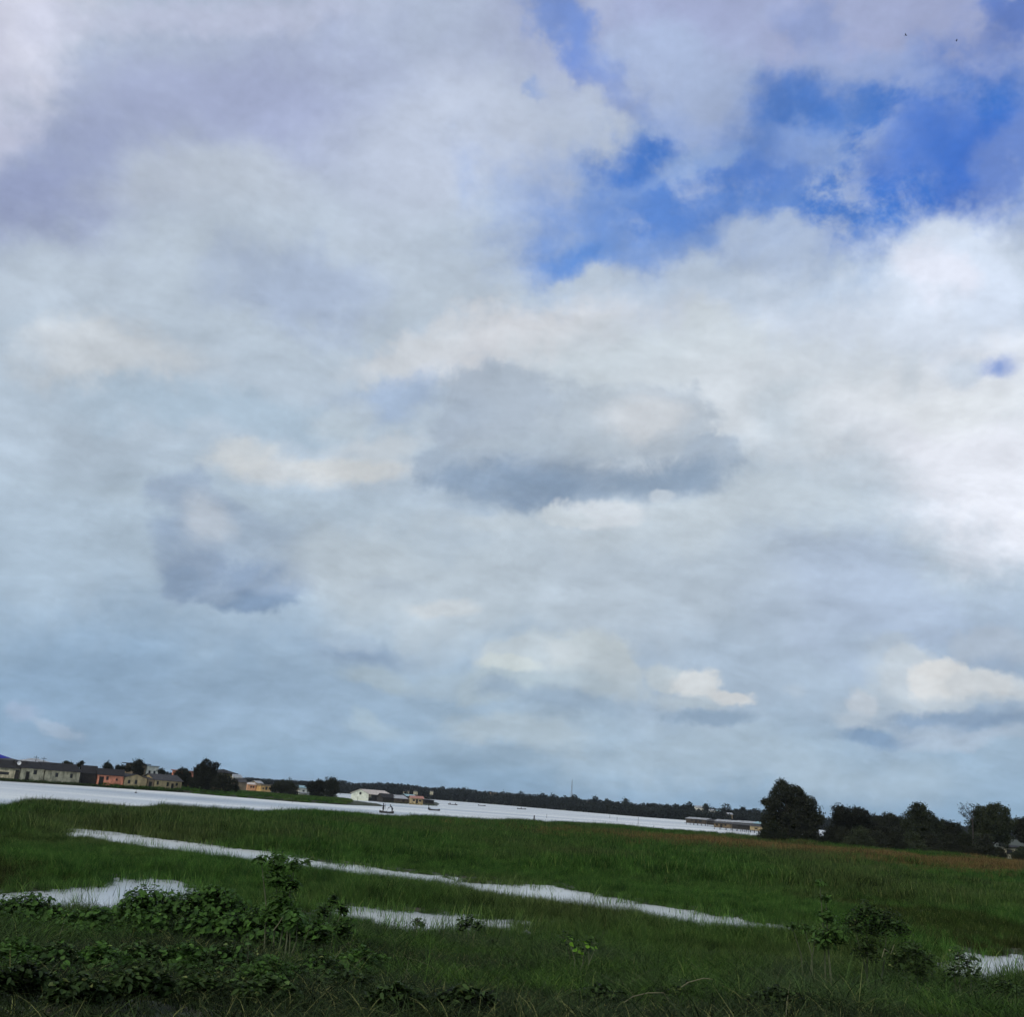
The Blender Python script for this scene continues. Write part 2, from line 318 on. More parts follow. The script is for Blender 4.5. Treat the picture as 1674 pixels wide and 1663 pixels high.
class MB:                        # collects shapes, builds ONE mesh object
    def __init__(s): s.v = []; s.f = []
    def poly(s, pts):
        b = len(s.v); s.v += [tuple(p) for p in pts]; s.f.append(tuple(range(b, b + len(pts))))
    def box(s, x0, y0, z0, x1, y1, z1):
        b = len(s.v)
        s.v += [(x0, y0, z0), (x1, y0, z0), (x1, y1, z0), (x0, y1, z0), (x0, y0, z1), (x1, y0, z1), (x1, y1, z1), (x0, y1, z1)]
        s.f += [tuple(b + i for i in q) for q in ((0, 3, 2, 1), (4, 5, 6, 7), (0, 1, 5, 4), (1, 2, 6, 5), (2, 3, 7, 6), (3, 0, 4, 7))]
    def tube(s, pts, rads, n=6):
        b = len(s.v); m = len(pts)
        for i, p in enumerate(pts):
            p = Vector(p); a = Vector(pts[max(i - 1, 0)]); c = Vector(pts[min(i + 1, m - 1)])
            t = (c - a).normalized(); u = t.orthogonal().normalized(); w = t.cross(u)
            for k in range(n):
                an = 2 * math.pi * k / n
                s.v.append(tuple(p + (u * math.cos(an) + w * math.sin(an)) * rads[i]))
        for i in range(m - 1):
            for k in range(n):
                s.f.append((b + i * n + k, b + i * n + (k + 1) % n, b + (i + 1) * n + (k + 1) % n, b + (i + 1) * n + k))
        s.f.append(tuple(b + k for k in reversed(range(n)))); s.f.append(tuple(b + (m - 1) * n + k for k in range(n)))
    def slab(s, quad, th):       # thick sheet from four points, th straight up
        q = [Vector(p) for p in quad]; t = [p + Vector((0, 0, th)) for p in q]
        b = len(s.v); s.v += [tuple(p) for p in q + t]
        s.f += [tuple(b + i for i in f) for f in ((3, 2, 1, 0), (4, 5, 6, 7), (0, 1, 5, 4), (1, 2, 6, 5), (2, 3, 7, 6), (3, 0, 4, 7))]
    def build(s, name, mat, parent=None, smooth=False):
        me = bpy.data.meshes.new(name); me.from_pydata(s.v, [], s.f); me.update()
        if smooth: me.polygons.foreach_set('use_smooth', [True] * len(me.polygons))
        return link(name, me, parent, mat)

# ------------------------------------------------------------------ materials
def mat_base(name):
    m = bpy.data.materials.new(name); m.use_nodes = True
    t = m.node_tree; b = t.nodes['Principled BSDF']; return m, t, b
def noise_col(t, b, c0, c1, scale=3.0, detail=5, vec=None, lo=0.35, hi=0.65, rough=0.6):
    n = N(t, 'ShaderNodeTexNoise'); n.inputs['Scale'].default_value = scale; n.inputs['Detail'].default_value = detail
    n.inputs['Roughness'].default_value = rough
    if vec is None:
        g = N(t, 'ShaderNodeNewGeometry'); vec = g.outputs['Position']
    t.links.new(vec, n.inputs['Vector'])
    r = N(t, 'ShaderNodeMapRange'); r.inputs[1].default_value = lo; r.inputs[2].default_value = hi
    t.links.new(n.outputs[0], r.inputs[0])
    m = N(t, 'ShaderNodeMix', data_type='RGBA'); t.links.new(r.outputs[0], m.inputs[0])
    m.inputs[6].default_value = (*c0, 1); m.inputs[7].default_value = (*c1, 1)
    if b is not None: t.links.new(m.outputs[2], b.inputs['Base Color'])
    return m.outputs[2]
def leafy(name, c0, c1, scale=0.5, trans=0.25, rough=0.8, c2=None, big=0.03, spec=0.08):
    """Leaves: two tones by place, a third in broad patches, a little light coming through."""
    m, t, b = mat_base(name)
    col = noise_col(t, None, c0, c1, scale)
    at_ = N(t, 'ShaderNodeAttribute'); at_.attribute_name = 'tint'
    if c2 is not None:
        n = N(t, 'ShaderNodeTexNoise'); n.inputs['Scale'].default_value = big; n.inputs['Detail'].default_value = 4
        g = N(t, 'ShaderNodeNewGeometry'); mp = N(t, 'ShaderNodeMapping'); mp.inputs['Scale'].default_value = (1, 0.7, 1)
        t.links.new(g.outputs['Position'], mp.inputs[0]); t.links.new(mp.outputs[0], n.inputs['Vector'])
        r = N(t, 'ShaderNodeMapRange'); r.inputs[1].default_value = 0.45; r.inputs[2].default_value = 0.62
        t.links.new(n.outputs[0], r.inputs[0])
        mx = N(t, 'ShaderNodeMix', data_type='RGBA'); t.links.new(r.outputs[0], mx.inputs[0])
        t.links.new(col, mx.inputs[6]); mx.inputs[7].default_value = (*c2, 1); col = mx.outputs[2]
    # the palest blades are dead and straw coloured
    dm = N(t, 'ShaderNodeMapRange'); dm.inputs[1].default_value = 1.1; dm.inputs[2].default_value = 1.7; dm.inputs[4].default_value = 0.55; t.links.new(at_.outputs['Fac'], dm.inputs[0])
    dx = N(t, 'ShaderNodeMix', data_type='RGBA'); t.links.new(dm.outputs[0], dx.inputs[0]); t.links.new(col, dx.inputs[6]); dx.inputs[7].default_value = (0.11, 0.10, 0.035, 1); col = dx.outputs[2]
    # each leaf its own tone
    oi = N(t, 'ShaderNodeObjectInfo')
    ma = N(t, 'ShaderNodeMath', operation='MULTIPLY_ADD'); t.links.new(oi.outputs['Random'], ma.inputs[0]); ma.inputs[1].default_value = 0.7; ma.inputs[2].default_value = 0.65
    mb = N(t, 'ShaderNodeMath', operation='ADD'); t.links.new(at_.outputs['Fac'], mb.inputs[0]); t.links.new(ma.outputs[0], mb.inputs[1])
    sc = N(t, 'ShaderNodeVectorMath', operation='SCALE'); t.links.new(col, sc.inputs[0]); t.links.new(mb.outputs[0], sc.inputs['Scale'])
    col = sc.outputs[0]
    t.links.new(col, b.inputs['Base Color']); b.inputs['Roughness'].default_value = rough
    b.inputs['Specular IOR Level'].default_value = spec
    if trans:
        tr = N(t, 'ShaderNodeBsdfTranslucent'); t.links.new(col, tr.inputs['Color'])
        mx = N(t, 'ShaderNodeMixShader'); mx.inputs[0].default_value = trans
        t.links.new(b.outputs[0], mx.inputs[1]); t.links.new(tr.outputs[0], mx.inputs[2])
        t.links.new(mx.outputs[0], t.nodes['Material Output'].inputs['Surface'])
    return m
def plain(name, c, rough=0.8, var=0.25, scale=2.0, metal=0.0):
    m, t, b = mat_base(name)
    noise_col(t, b, tuple(x * (1 - var) for x in c), tuple(min(1, x * (1 + var)) for x in c), scale)
    b.inputs['Roughness'].default_value = rough; b.inputs['Metallic'].default_value = metal
    return m
def plaster(name, c, dirt=(0.05, 0.05, 0.035), grime=0.55):
    """Painted render with rain streaks and patches of mould (wear with a shape of its own)."""
    m, t, b = mat_base(name)
    g = N(t, 'ShaderNodeNewGeometry')
    mp = N(t, 'ShaderNodeMapping'); mp.inputs['Scale'].default_value = (1.0, 1.0, 0.45)
    t.links.new(g.outputs['Position'], mp.inputs[0])
    base = noise_col(t, None, tuple(x * 0.8 for x in c), tuple(min(1, x * 1.15) for x in c), 1.2, 6)
    n = N(t, 'ShaderNodeTexNoise'); n.inputs['Scale'].default_value = 0.9; n.inputs['Detail'].default_value = 8; n.inputs['Roughness'].default_value = 0.65
    t.links.new(mp.outputs[0], n.inputs['Vector'])
    r = N(t, 'ShaderNodeMapRange'); r.inputs[1].default_value = 0.45; r.inputs[2].default_value = 0.66; r.inputs[4].default_value = grime
    t.links.new(n.outputs[0], r.inputs[0])
    mx = N(t, 'ShaderNodeMix', data_type='RGBA'); t.links.new(r.outputs[0], mx.inputs[0])
    t.links.new(base, mx.inputs[6]); mx.inputs[7].default_value = (*dirt, 1)
    t.links.new(mx.outputs[2], b.inputs['Base Color']); b.inputs['Roughness'].default_value = 0.9
    return m
def sheet_metal(name, c, rust=(0.09, 0.05, 0.035), amount=0.5):
    m, t, b = mat_base(name)
    g = N(t, 'ShaderNodeTexCoord')
    base = noise_col(t, None, tuple(x * 0.75 for x in c), tuple(min(1, x * 1.2) for x in c), 1.1, 5)
    n = N(t, 'ShaderNodeTexNoise'); n.inputs['Scale'].default_value = 0.7; n.inputs['Detail'].default_value = 7
    gg = N(t, 'ShaderNodeNewGeometry'); t.links.new(gg.outputs['Position'], n.inputs['Vector'])
    r = N(t, 'ShaderNodeMapRange'); r.inputs[1].default_value = 0.5; r.inputs[2].default_value = 0.68; r.inputs[4].default_value = amount
    t.links.new(n.outputs[0], r.inputs[0])
    mx = N(t, 'ShaderNodeMix', data_type='RGBA'); t.links.new(r.outputs[0], mx.inputs[0]); t.links.new(base, mx.inputs[6]); mx.inputs[7].default_value = (*rust, 1)
    t.links.new(mx.outputs[2], b.inputs['Base Color']); b.inputs['Roughness'].default_value = 0.75; b.inputs['Specular IOR Level'].default_value = 0.2
    w = N(t, 'ShaderNodeTexWave'); w.inputs['Scale'].default_value = 4.0; t.links.new(g.outputs['Object'], w.inputs['Vector'])
    bp = N(t, 'ShaderNodeBump'); bp.inputs['Strength'].default_value = 0.4; bp.inputs['Distance'].default_value = 0.02
    t.links.new(w.outputs[1], bp.inputs['Height']); t.links.new(bp.outputs[0], b.inputs['Normal'])
    return m
M = {}
M['tree_leaf'] = leafy('tree_leaf', (0.026, 0.029, 0.018), (0.036, 0.040, 0.023), 0.6, 0.1)
M['tree_leaf_pale'] = leafy('tree_leaf_pale', (0.030, 0.038, 0.019), (0.046, 0.054, 0.028), 0.6, 0.15)
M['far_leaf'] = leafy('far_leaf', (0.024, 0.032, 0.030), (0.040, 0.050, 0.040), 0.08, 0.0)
M['bark'] = plain('bark', (0.05, 0.042, 0.034), 0.95, 0.35, 4)
M['reed'] = leafy('reed', (0.030, 0.076, 0.015), (0.078, 0.168, 0.028), 0.9, 0.3, c2=(0.080, 0.112, 0.032), big=0.05)
M['reed_dark'] = leafy('reed_dark', (0.028, 0.054, 0.010), (0.056, 0.088, 0.016), 0.9, 0.3, c2=(0.056, 0.064, 0.018), big=0.1)
M['dry_reed'] = leafy('dry_reed', (0.135, 0.092, 0.032), (0.195, 0.126, 0.046), 0.4, 0.2)
M['bank_grass'] = leafy('bank_grass', (0.030, 0.066, 0.014), (0.082, 0.156, 0.026), 0.9, 0.3, c2=(0.060, 0.088, 0.034), big=0.3)
M['weed_and_shade'] = leafy('weed_and_shade', (0.021, 0.033, 0.012), (0.036, 0.058, 0.017), 0.9, 0.2)  # weed colour, lowered further to stand for shade on the near bank
M['straw'] = plain('straw', (0.22, 0.20, 0.11), 0.8, 0.3, 3)
M['vine_leaf'] = leafy('vine_leaf', (0.030, 0.070, 0.012), (0.078, 0.165, 0.026), 5.0, 0.3, 0.6, spec=0.15)
M['shrub_leaf'] = leafy('shrub_leaf', (0.032, 0.068, 0.012), (0.068, 0.140, 0.024), 5.0, 0.3, 0.6, spec=0.15)
M['dark_leaf'] = leafy('dark_leaf', (0.026, 0.046, 0.012), (0.048, 0.084, 0.020), 5.0, 0.2, 0.6, spec=0.12)
M['lime_leaf'] = leafy('lime_leaf', (0.13, 0.27, 0.02), (0.18, 0.36, 0.03), 1.0, 0.35, 0.5)
M['stem'] = plain('stem', (0.10, 0.115, 0.05), 0.8, 0.3, 5)
M['window'] = plain('window', (0.012, 0.012, 0.012), 0.3, 0.2)
M['timber'] = plain('timber', (0.075, 0.058, 0.042), 0.9, 0.4, 3)
M['dark_timber'] = plain('dark_timber', (0.028, 0.024, 0.020), 0.9, 0.4, 3)
M['cream_wall'] = plaster('cream_wall', (0.56, 0.50, 0.33), grime=0.8)
M['tan_wall'] = plaster('tan_wall', (0.50, 0.38, 0.20), grime=0.5)
M['brown_wall'] = plaster('brown_wall', (0.22, 0.16, 0.095))
M['pink_wall'] = plaster('pink_wall', (0.78, 0.29, 0.17), grime=0.55)
M['white_wall'] = plaster('white_wall', (0.85, 0.80, 0.66), grime=0.25)
M['pale_sunlit_wall'] = plaster('pale_sunlit_wall', (0.72, 0.74, 0.60), grime=0.15)  # pale tone stands for sunlight on the long house gable
M['orange_wall'] = plaster('orange_wall', (0.66, 0.33, 0.16), grime=0.3)
M['yellow_wall'] = plaster('yellow_wall', (0.64, 0.38, 0.13), grime=0.35)
M['dark_roof'] = sheet_metal('dark_roof', (0.019, 0.018, 0.017), (0.024, 0.017, 0.014))
M['grey_roof'] = sheet_metal('grey_roof', (0.055, 0.053, 0.052), (0.05, 0.035, 0.03))
M['pale_roof'] = sheet_metal('pale_roof', (0.36, 0.37, 0.37), (0.12, 0.09, 0.075), 0.6)
M['cream_roof'] = sheet_metal('cream_roof', (0.60, 0.52, 0.44), (0.30, 0.17, 0.11), 0.3)
M['blue_roof'] = sheet_metal('blue_roof', (0.012, 0.018, 0.28), (0.01, 0.012, 0.16), 0.4)
M['teal_roof'] = sheet_metal('teal_roof', (0.28, 0.42, 0.44), (0.12, 0.14, 0.14), 0.3)
M['red_roof'] = sheet_metal('red_roof', (0.42, 0.20, 0.15), (0.14, 0.08, 0.06), 0.5)
M['hull'] = plain('hull', (0.035, 0.030, 0.026), 0.7, 0.3, 2)
M['skin'] = plain('skin', (0.055, 0.034, 0.024), 0.6, 0.1, 3)
M['dark_cloth'] = plain('dark_cloth', (0.030, 0.032, 0.036), 0.9, 0.2, 3)
M['blue_cloth'] = plain('blue_cloth', (0.05, 0.06, 0.08), 0.9, 0.2, 3)
M['metal'] = plain('metal', (0.30, 0.30, 0.30), 0.5, 0.1)
M['white_metal'] = plain('white_metal', (0.70, 0.70, 0.68), 0.5, 0.1)

# ground: wet mud and matted grass
gm, t, b = mat_base('ground')
c_ = noise_col(t, None, (0.020, 0.030, 0.012), (0.040, 0.052, 0.020), 0.35, 8)
n = N(t, 'ShaderNodeTexNoise'); n.inputs['Scale'].default_value = 1.3; n.inputs['Detail'].default_value = 9
g = N(t, 'ShaderNodeNewGeometry'); t.links.new(g.outputs['Position'], n.inputs['Vector'])
r = N(t, 'ShaderNodeMapRange'); r.inputs[1].default_value = 0.52; r.inputs[2].default_value = 0.66; t.links.new(n.outputs[0], r.inputs[0])
mx = N(t, 'ShaderNodeMix', data_type='RGBA'); t.links.new(r.outputs[0], mx.inputs[0]); t.links.new(c_, mx.inputs[6]); mx.inputs[7].default_value = (0.055, 0.038, 0.024, 1)
t.links.new(mx.outputs[2], b.inputs['Base Color']); b.inputs['Roughness'].default_value = 0.95
bp = N(t, 'ShaderNodeBump'); bp.inputs['Distance'].default_value = 0.08; t.links.new(n.outputs[0], bp.inputs['Height']); t.links.new(bp.outputs[0], b.inputs['Normal'])
M['ground'] = gm
# water: silty, small wind ripples
wm_, t, b = mat_base('water')
b.inputs['Base Color'].default_value = (0.66, 0.67, 0.62, 1); b.inputs['IOR'].default_value = 1.45
b.inputs['Specular IOR Level'].default_value = 0.9
g = N(t, 'ShaderNodeNewGeometry')
n1 = N(t, 'ShaderNodeTexNoise'); n1.inputs['Scale'].default_value = 2.2; n1.inputs['Detail'].default_value = 5
n2 = N(t, 'ShaderNodeTexNoise'); n2.inputs['Scale'].default_value = 0.012; n2.inputs['Detail'].default_value = 5
mp = N(t, 'ShaderNodeMapping'); mp.inputs['Scale'].default_value = (0.6, 1.3, 1)
t.links.new(g.outputs['Position'], mp.inputs[0]); t.links.new(mp.outputs[0], n1.inputs['Vector'])
mp2 = N(t, 'ShaderNodeMapping'); mp2.inputs['Scale'].default_value = (0.5, 2.2, 1)
wb_ = N(t, 'ShaderNodeMapRange'); wb_.inputs[1].default_value = 0.38; wb_.inputs[2].default_value = 0.60; t.links.new(n2.outputs[0], wb_.inputs[0])
wc_ = N(t, 'ShaderNodeMix', data_type='RGBA'); t.links.new(wb_.outputs[0], wc_.inputs[0]); wc_.inputs[6].default_value = (0.36, 0.40, 0.42, 1); wc_.inputs[7].default_value = (0.72, 0.73, 0.68, 1); t.links.new(wc_.outputs[2], b.inputs['Base Color'])
t.links.new(g.outputs['Position'], mp2.inputs[0]); t.links.new(mp2.outputs[0], n2.inputs['Vector'])
bp = N(t, 'ShaderNodeBump'); bp.inputs['Distance'].default_value = 0.02; bp.inputs['Strength'].default_value = 0.25
t.links.new(n1.outputs[0], bp.inputs['Height']); t.links.new(bp.outputs[0], b.inputs['Normal'])
r = N(t, 'ShaderNodeMapRange'); r.inputs[1].default_value = 0.35; r.inputs[2].default_value = 0.65; r.inputs[3].default_value = 0.34; r.inputs[4].default_value = 0.55
t.links.new(n2.outputs[0], r.inputs[0])
sx = N(t, 'ShaderNodeSeparateXYZ'); t.links.new(g.outputs['Position'], sx.inputs[0])      # the pools in the marsh are sheltered from the wind
r2 = N(t, 'ShaderNodeMapRange'); r2.inputs[1].default_value = 60; r2.inputs[2].default_value = 130; r2.inputs[3].default_value = 0.0; r2.inputs[4].default_value = 1.0; t.links.new(sx.outputs[1], r2.inputs[0])
mm = N(t, 'ShaderNodeMix'); t.links.new(r2.outputs[0], mm.inputs[0]); mm.inputs[2].default_value = 0.22; t.links.new(r.outputs[0], mm.inputs[3]); t.links.new(mm.outputs[0], b.inputs['Roughness'])
M['water'] = wm_

# ------------------------------------------------------------------ ground plan
def gp(pts, z=0.0): return np.array([gnd(x, y, z)[:2] for x, y in pts])
SHORE = [(548, 1297), (600, 1299.8), (710, 1307.9), (780, 1313.4), (837, 1318), (940, 1327), (1042, 1335.6), (1121, 1341.5), (1240, 1350), (1352, 1358)]
near_edge = [(1352, 1371), (1300, 1371), (1240, 1368), (1150, 1364), (1050, 1358), (950, 1352.5), (837, 1347), (720, 1344.5), (600, 1340), (480, 1334), (400, 1332), (345, 1330), (322, 1326), (306, 1329), (280, 1324), (200, 1326), (110, 1321), (60, 1319), (22, 1317), (5, 1327), (-40, 1326), (-300, 1310)]
LAKE = np.vstack([gp(SHORE), gp([(1354, 1357)]), gp(near_edge, 0.25),
                  gp([(-300, 1254.6), (0, 1277.5), (131, 1285.4), (200, 1290), (297, 1296.2), (400, 1304.8), (479, 1311.5), (560, 1316.3), (626, 1319), (584, 1313.2), (540, 1307), (550, 1303.5)])])
INLET = gp([(380, 1290.5), (400, 1289), (450, 1291), (452, 1300), (420, 1299.6), (392, 1297)])
ISLAND = gp([(584, 1306.2), (600, 1309.5), (660, 1313.5), (712, 1318), (716, 1314.5), (680, 1311), (640, 1307), (595, 1303.5)])
CH_TOP = [(95, 1354), (130, 1355), (200, 1362), (300, 1376), (400, 1389), (450, 1394), (520, 1409), (600, 1417), (650, 1425), (740, 1434), (780, 1444), (835, 1447), (870, 1446), (912, 1448), (930, 1457), (980, 1463), (1050, 1478), (1130, 1489), (1230, 1507), (1330, 1518)]
CH_BOT = [(1330, 1522), (1230, 1519), (1140, 1512), (1050, 1495), (960, 1485), (900, 1476), (840, 1470), (740, 1452), (650, 1443), (560, 1427), (480, 1415), (400, 1401), (300, 1387), (200, 1371), (130, 1360), (95, 1357)]
CHANNEL = np.vstack([gp(CH_TOP), np.vstack([gp([p], float(np.interp(p[0], [100, 300, 600, 1230], [.48, .32, .22, .27]))) for p in CH_BOT])])
POOLS = [np.vstack([gp([(-60, 1466), (60, 1458), (120, 1449), (215, 1437), (250, 1435), (300, 1441), (335, 1447), (350, 1457)]), gp([(330, 1478), (200, 1498), (60, 1502), (-60, 1500)])]),
         np.vstack([gp([(540, 1482), (600, 1484), (700, 1495), (780, 1497), (830, 1505), (862, 1510)]), gp([(860, 1517), (780, 1514), (700, 1518), (640, 1515), (580, 1502), (540, 1494)], 0.15)]),
         np.vstack([gp([(1515, 1552), (1560, 1553), (1610, 1560), (1700, 1562)]), gp([(1700, 1584), (1590, 1592), (1525, 1580)], 0.45)]),
         gp([(458, 1462), (500, 1464), (502, 1486), (462, 1484)]),
         gp([(-20, 1394), (8, 1396), (6, 1402), (-20, 1402)])]
def sdist(P, poly):
    d = np.full(len(P), 1e9); ins = np.zeros(len(P), bool)
    for i in range(len(poly)):
        a, b_ = poly[i], poly[(i + 1) % len(poly)]
        e = b_ - a; w = P - a
        tt = np.clip((w @ e) / (e @ e + 1e-12), 0, 1)
        d = np.minimum(d, np.hypot(*(w - tt[:, None] * e).T))
        c = (a[1] <= P[:, 1]) != (b_[1] <= P[:, 1])
        with np.errstate(divide='ignore', invalid='ignore'):
            xc = a[0] + (P[:, 1] - a[1]) / (b_[1] - a[1] + 1e-30) * e[0]
        ins ^= c & (P[:, 0] < xc)
    return np.where(ins, -d, d)
def shore_dist(P):               # metres from the water's edge, below 0 in the water
    s = np.minimum(sdist(P, LAKE), sdist(P, INLET))
    s = np.maximum(s, -sdist(P, ISLAND))
    q = sdist(P, CHANNEL)
    for p in POOLS: q = np.minimum(q, sdist(P, p))
    q = q + (fbm(P[:, 0] * 0.9, P[:, 1] * 0.7, 4) - 0.5) * 2.4
    s = s + (fbm(P[:, 0] * 0.12, P[:, 1] * 0.12, 4) - 0.5) * np.clip(P[:, 1] / 60, 0.3, 5)
    return np.minimum(s, q)
def ground_z(P, s=None):
    P = np.asarray(P, float)
    if s is None: s = shore_dist(P)
    r = np.hypot(*P.T)
    top = 0.05 + 0.65 * sstep(195, 215, r) + 2.6 * sstep(620, 1000, r) * (0.5 + fbm(P[:, 0] * 0.006, P[:, 1] * 0.006, 3))
    pen = sstep(270, 250, r) * sstep(200, 215, r) * sstep(-62, -52, P[:, 0])
    top = top * (1 - pen) + 0.25 * pen
    slope = 0.10 + 0.35 * sstep(195, 215, r)
    z = np.clip(s * slope, -0.6, top)
    bank = 2.4 * np.clip((30 - P[:, 1]) / 26, 0, 1.5) ** 1.2
    return z + bank * (0.85 + 0.3 * fbm(P[:, 0] * 0.4, P[:, 1] * 0.4, 4)) + 0.04 * (fbm(P[:, 0] * 1.1, P[:, 1] * 1.1, 3) - 0.5) * (s > 0)
def gz(x, y): return float(ground_z(np.array([[x, y]]))[0])

azs = np.concatenate([np.linspace(-180, -42, 50, endpoint=False), np.linspace(-42, 42, 640), np.linspace(42, 180, 51)[1:-1]]) * math.pi / 180
rs = np.concatenate([[0.5, 2, 4, 6, 8, 10, 12], 13.5 * 1.0082 ** np.arange(0, 340), np.geomspace(235, 1100, 130)[1:], np.geomspace(1150, 7000, 20)])
A, R_ = np.meshgrid(azs, rs)
P = np.stack([(np.sin(A) * R_).ravel(), (np.cos(A) * R_).ravel()], 1)
Z = ground_z(P)
V = np.column_stack([P, Z]); na, nr = len(azs), len(rs)
i0 = (np.arange(nr - 1)[:, None] * na + np.arange(na)[None, :]).ravel()
i1 = (np.arange(nr - 1)[:, None] * na + (np.arange(na)[None, :] + 1) % na).ravel()
faces = np.stack([i0, i1, i1 + na, i0 + na], 1)
me = bpy.data.meshes.new('ground')
me.vertices.add(len(V) + 1); me.vertices.foreach_set('co', np.vstack([V, [[0, 0, gz(0, 0.1)]]]).astype(np.float32).ravel())
cap = np.stack([np.full(na, len(V)), (np.arange(na) + 1) % na, np.arange(na)], 1)
me.loops.add(faces.size + cap.size)
me.loops.foreach_set('vertex_index', np.concatenate([faces.ravel(), cap.ravel()]).astype(np.int32))
me.polygons.add(len(faces) + len(cap))
me.polygons.foreach_set('loop_start', np.concatenate([np.arange(0, faces.size, 4), faces.size + np.arange(0, cap.size, 3)]).astype(np.int32))
me.update(calc_edges=True)
me.flip_normals() if me.polygons[1000].normal.z < 0 else None
me.polygons.foreach_set('use_smooth', [True] * len(me.polygons))
tag(link('ground', me, None, M['ground']), kind='structure')
wb = MB(); wb.poly([(-1500, 18, 0), (1500, 18, 0), (1500, 1500, 0), (-1500, 1500, 0)])
tag(wb.build('water', M['water']), kind='structure')
# ------------------------------------------------------------------ houses
def openings_wall(mb, x0, x1, z0, z1, y, ops):
    """Front wall face at y with rectangular openings and their reveals."""
    us = sorted({x0, x1, *[o[0] for o in ops], *[o[1] for o in ops]})
    zs = sorted({z0, z1, *[o[2] for o in ops], *[o[3] for o in ops]})
    for a, b_ in zip(us, us[1:]):
        for c, d in zip(zs, zs[1:]):
            m, q = (a + b_) / 2, (c + d) / 2
            if any(o[0] < m < o[1] and o[2] < q < o[3] for o in ops): continue
            mb.poly([(a, y, c), (b_, y, c), (b_, y, d), (a, y, d)])
    for a, b_, c, d in ops:
        k = y + 0.18
        mb.poly([(a, y, c), (a, k, c), (b_, k, c), (b_, y, c)]); mb.poly([(a, y, d), (b_, y, d), (b_, k, d), (a, k, d)])
        mb.poly([(a, y, c), (a, y, d), (a, k, d), (a, k, c)]); mb.poly([(b_, y, c), (b_, k, c), (b_, k, d), (b_, y, d)])
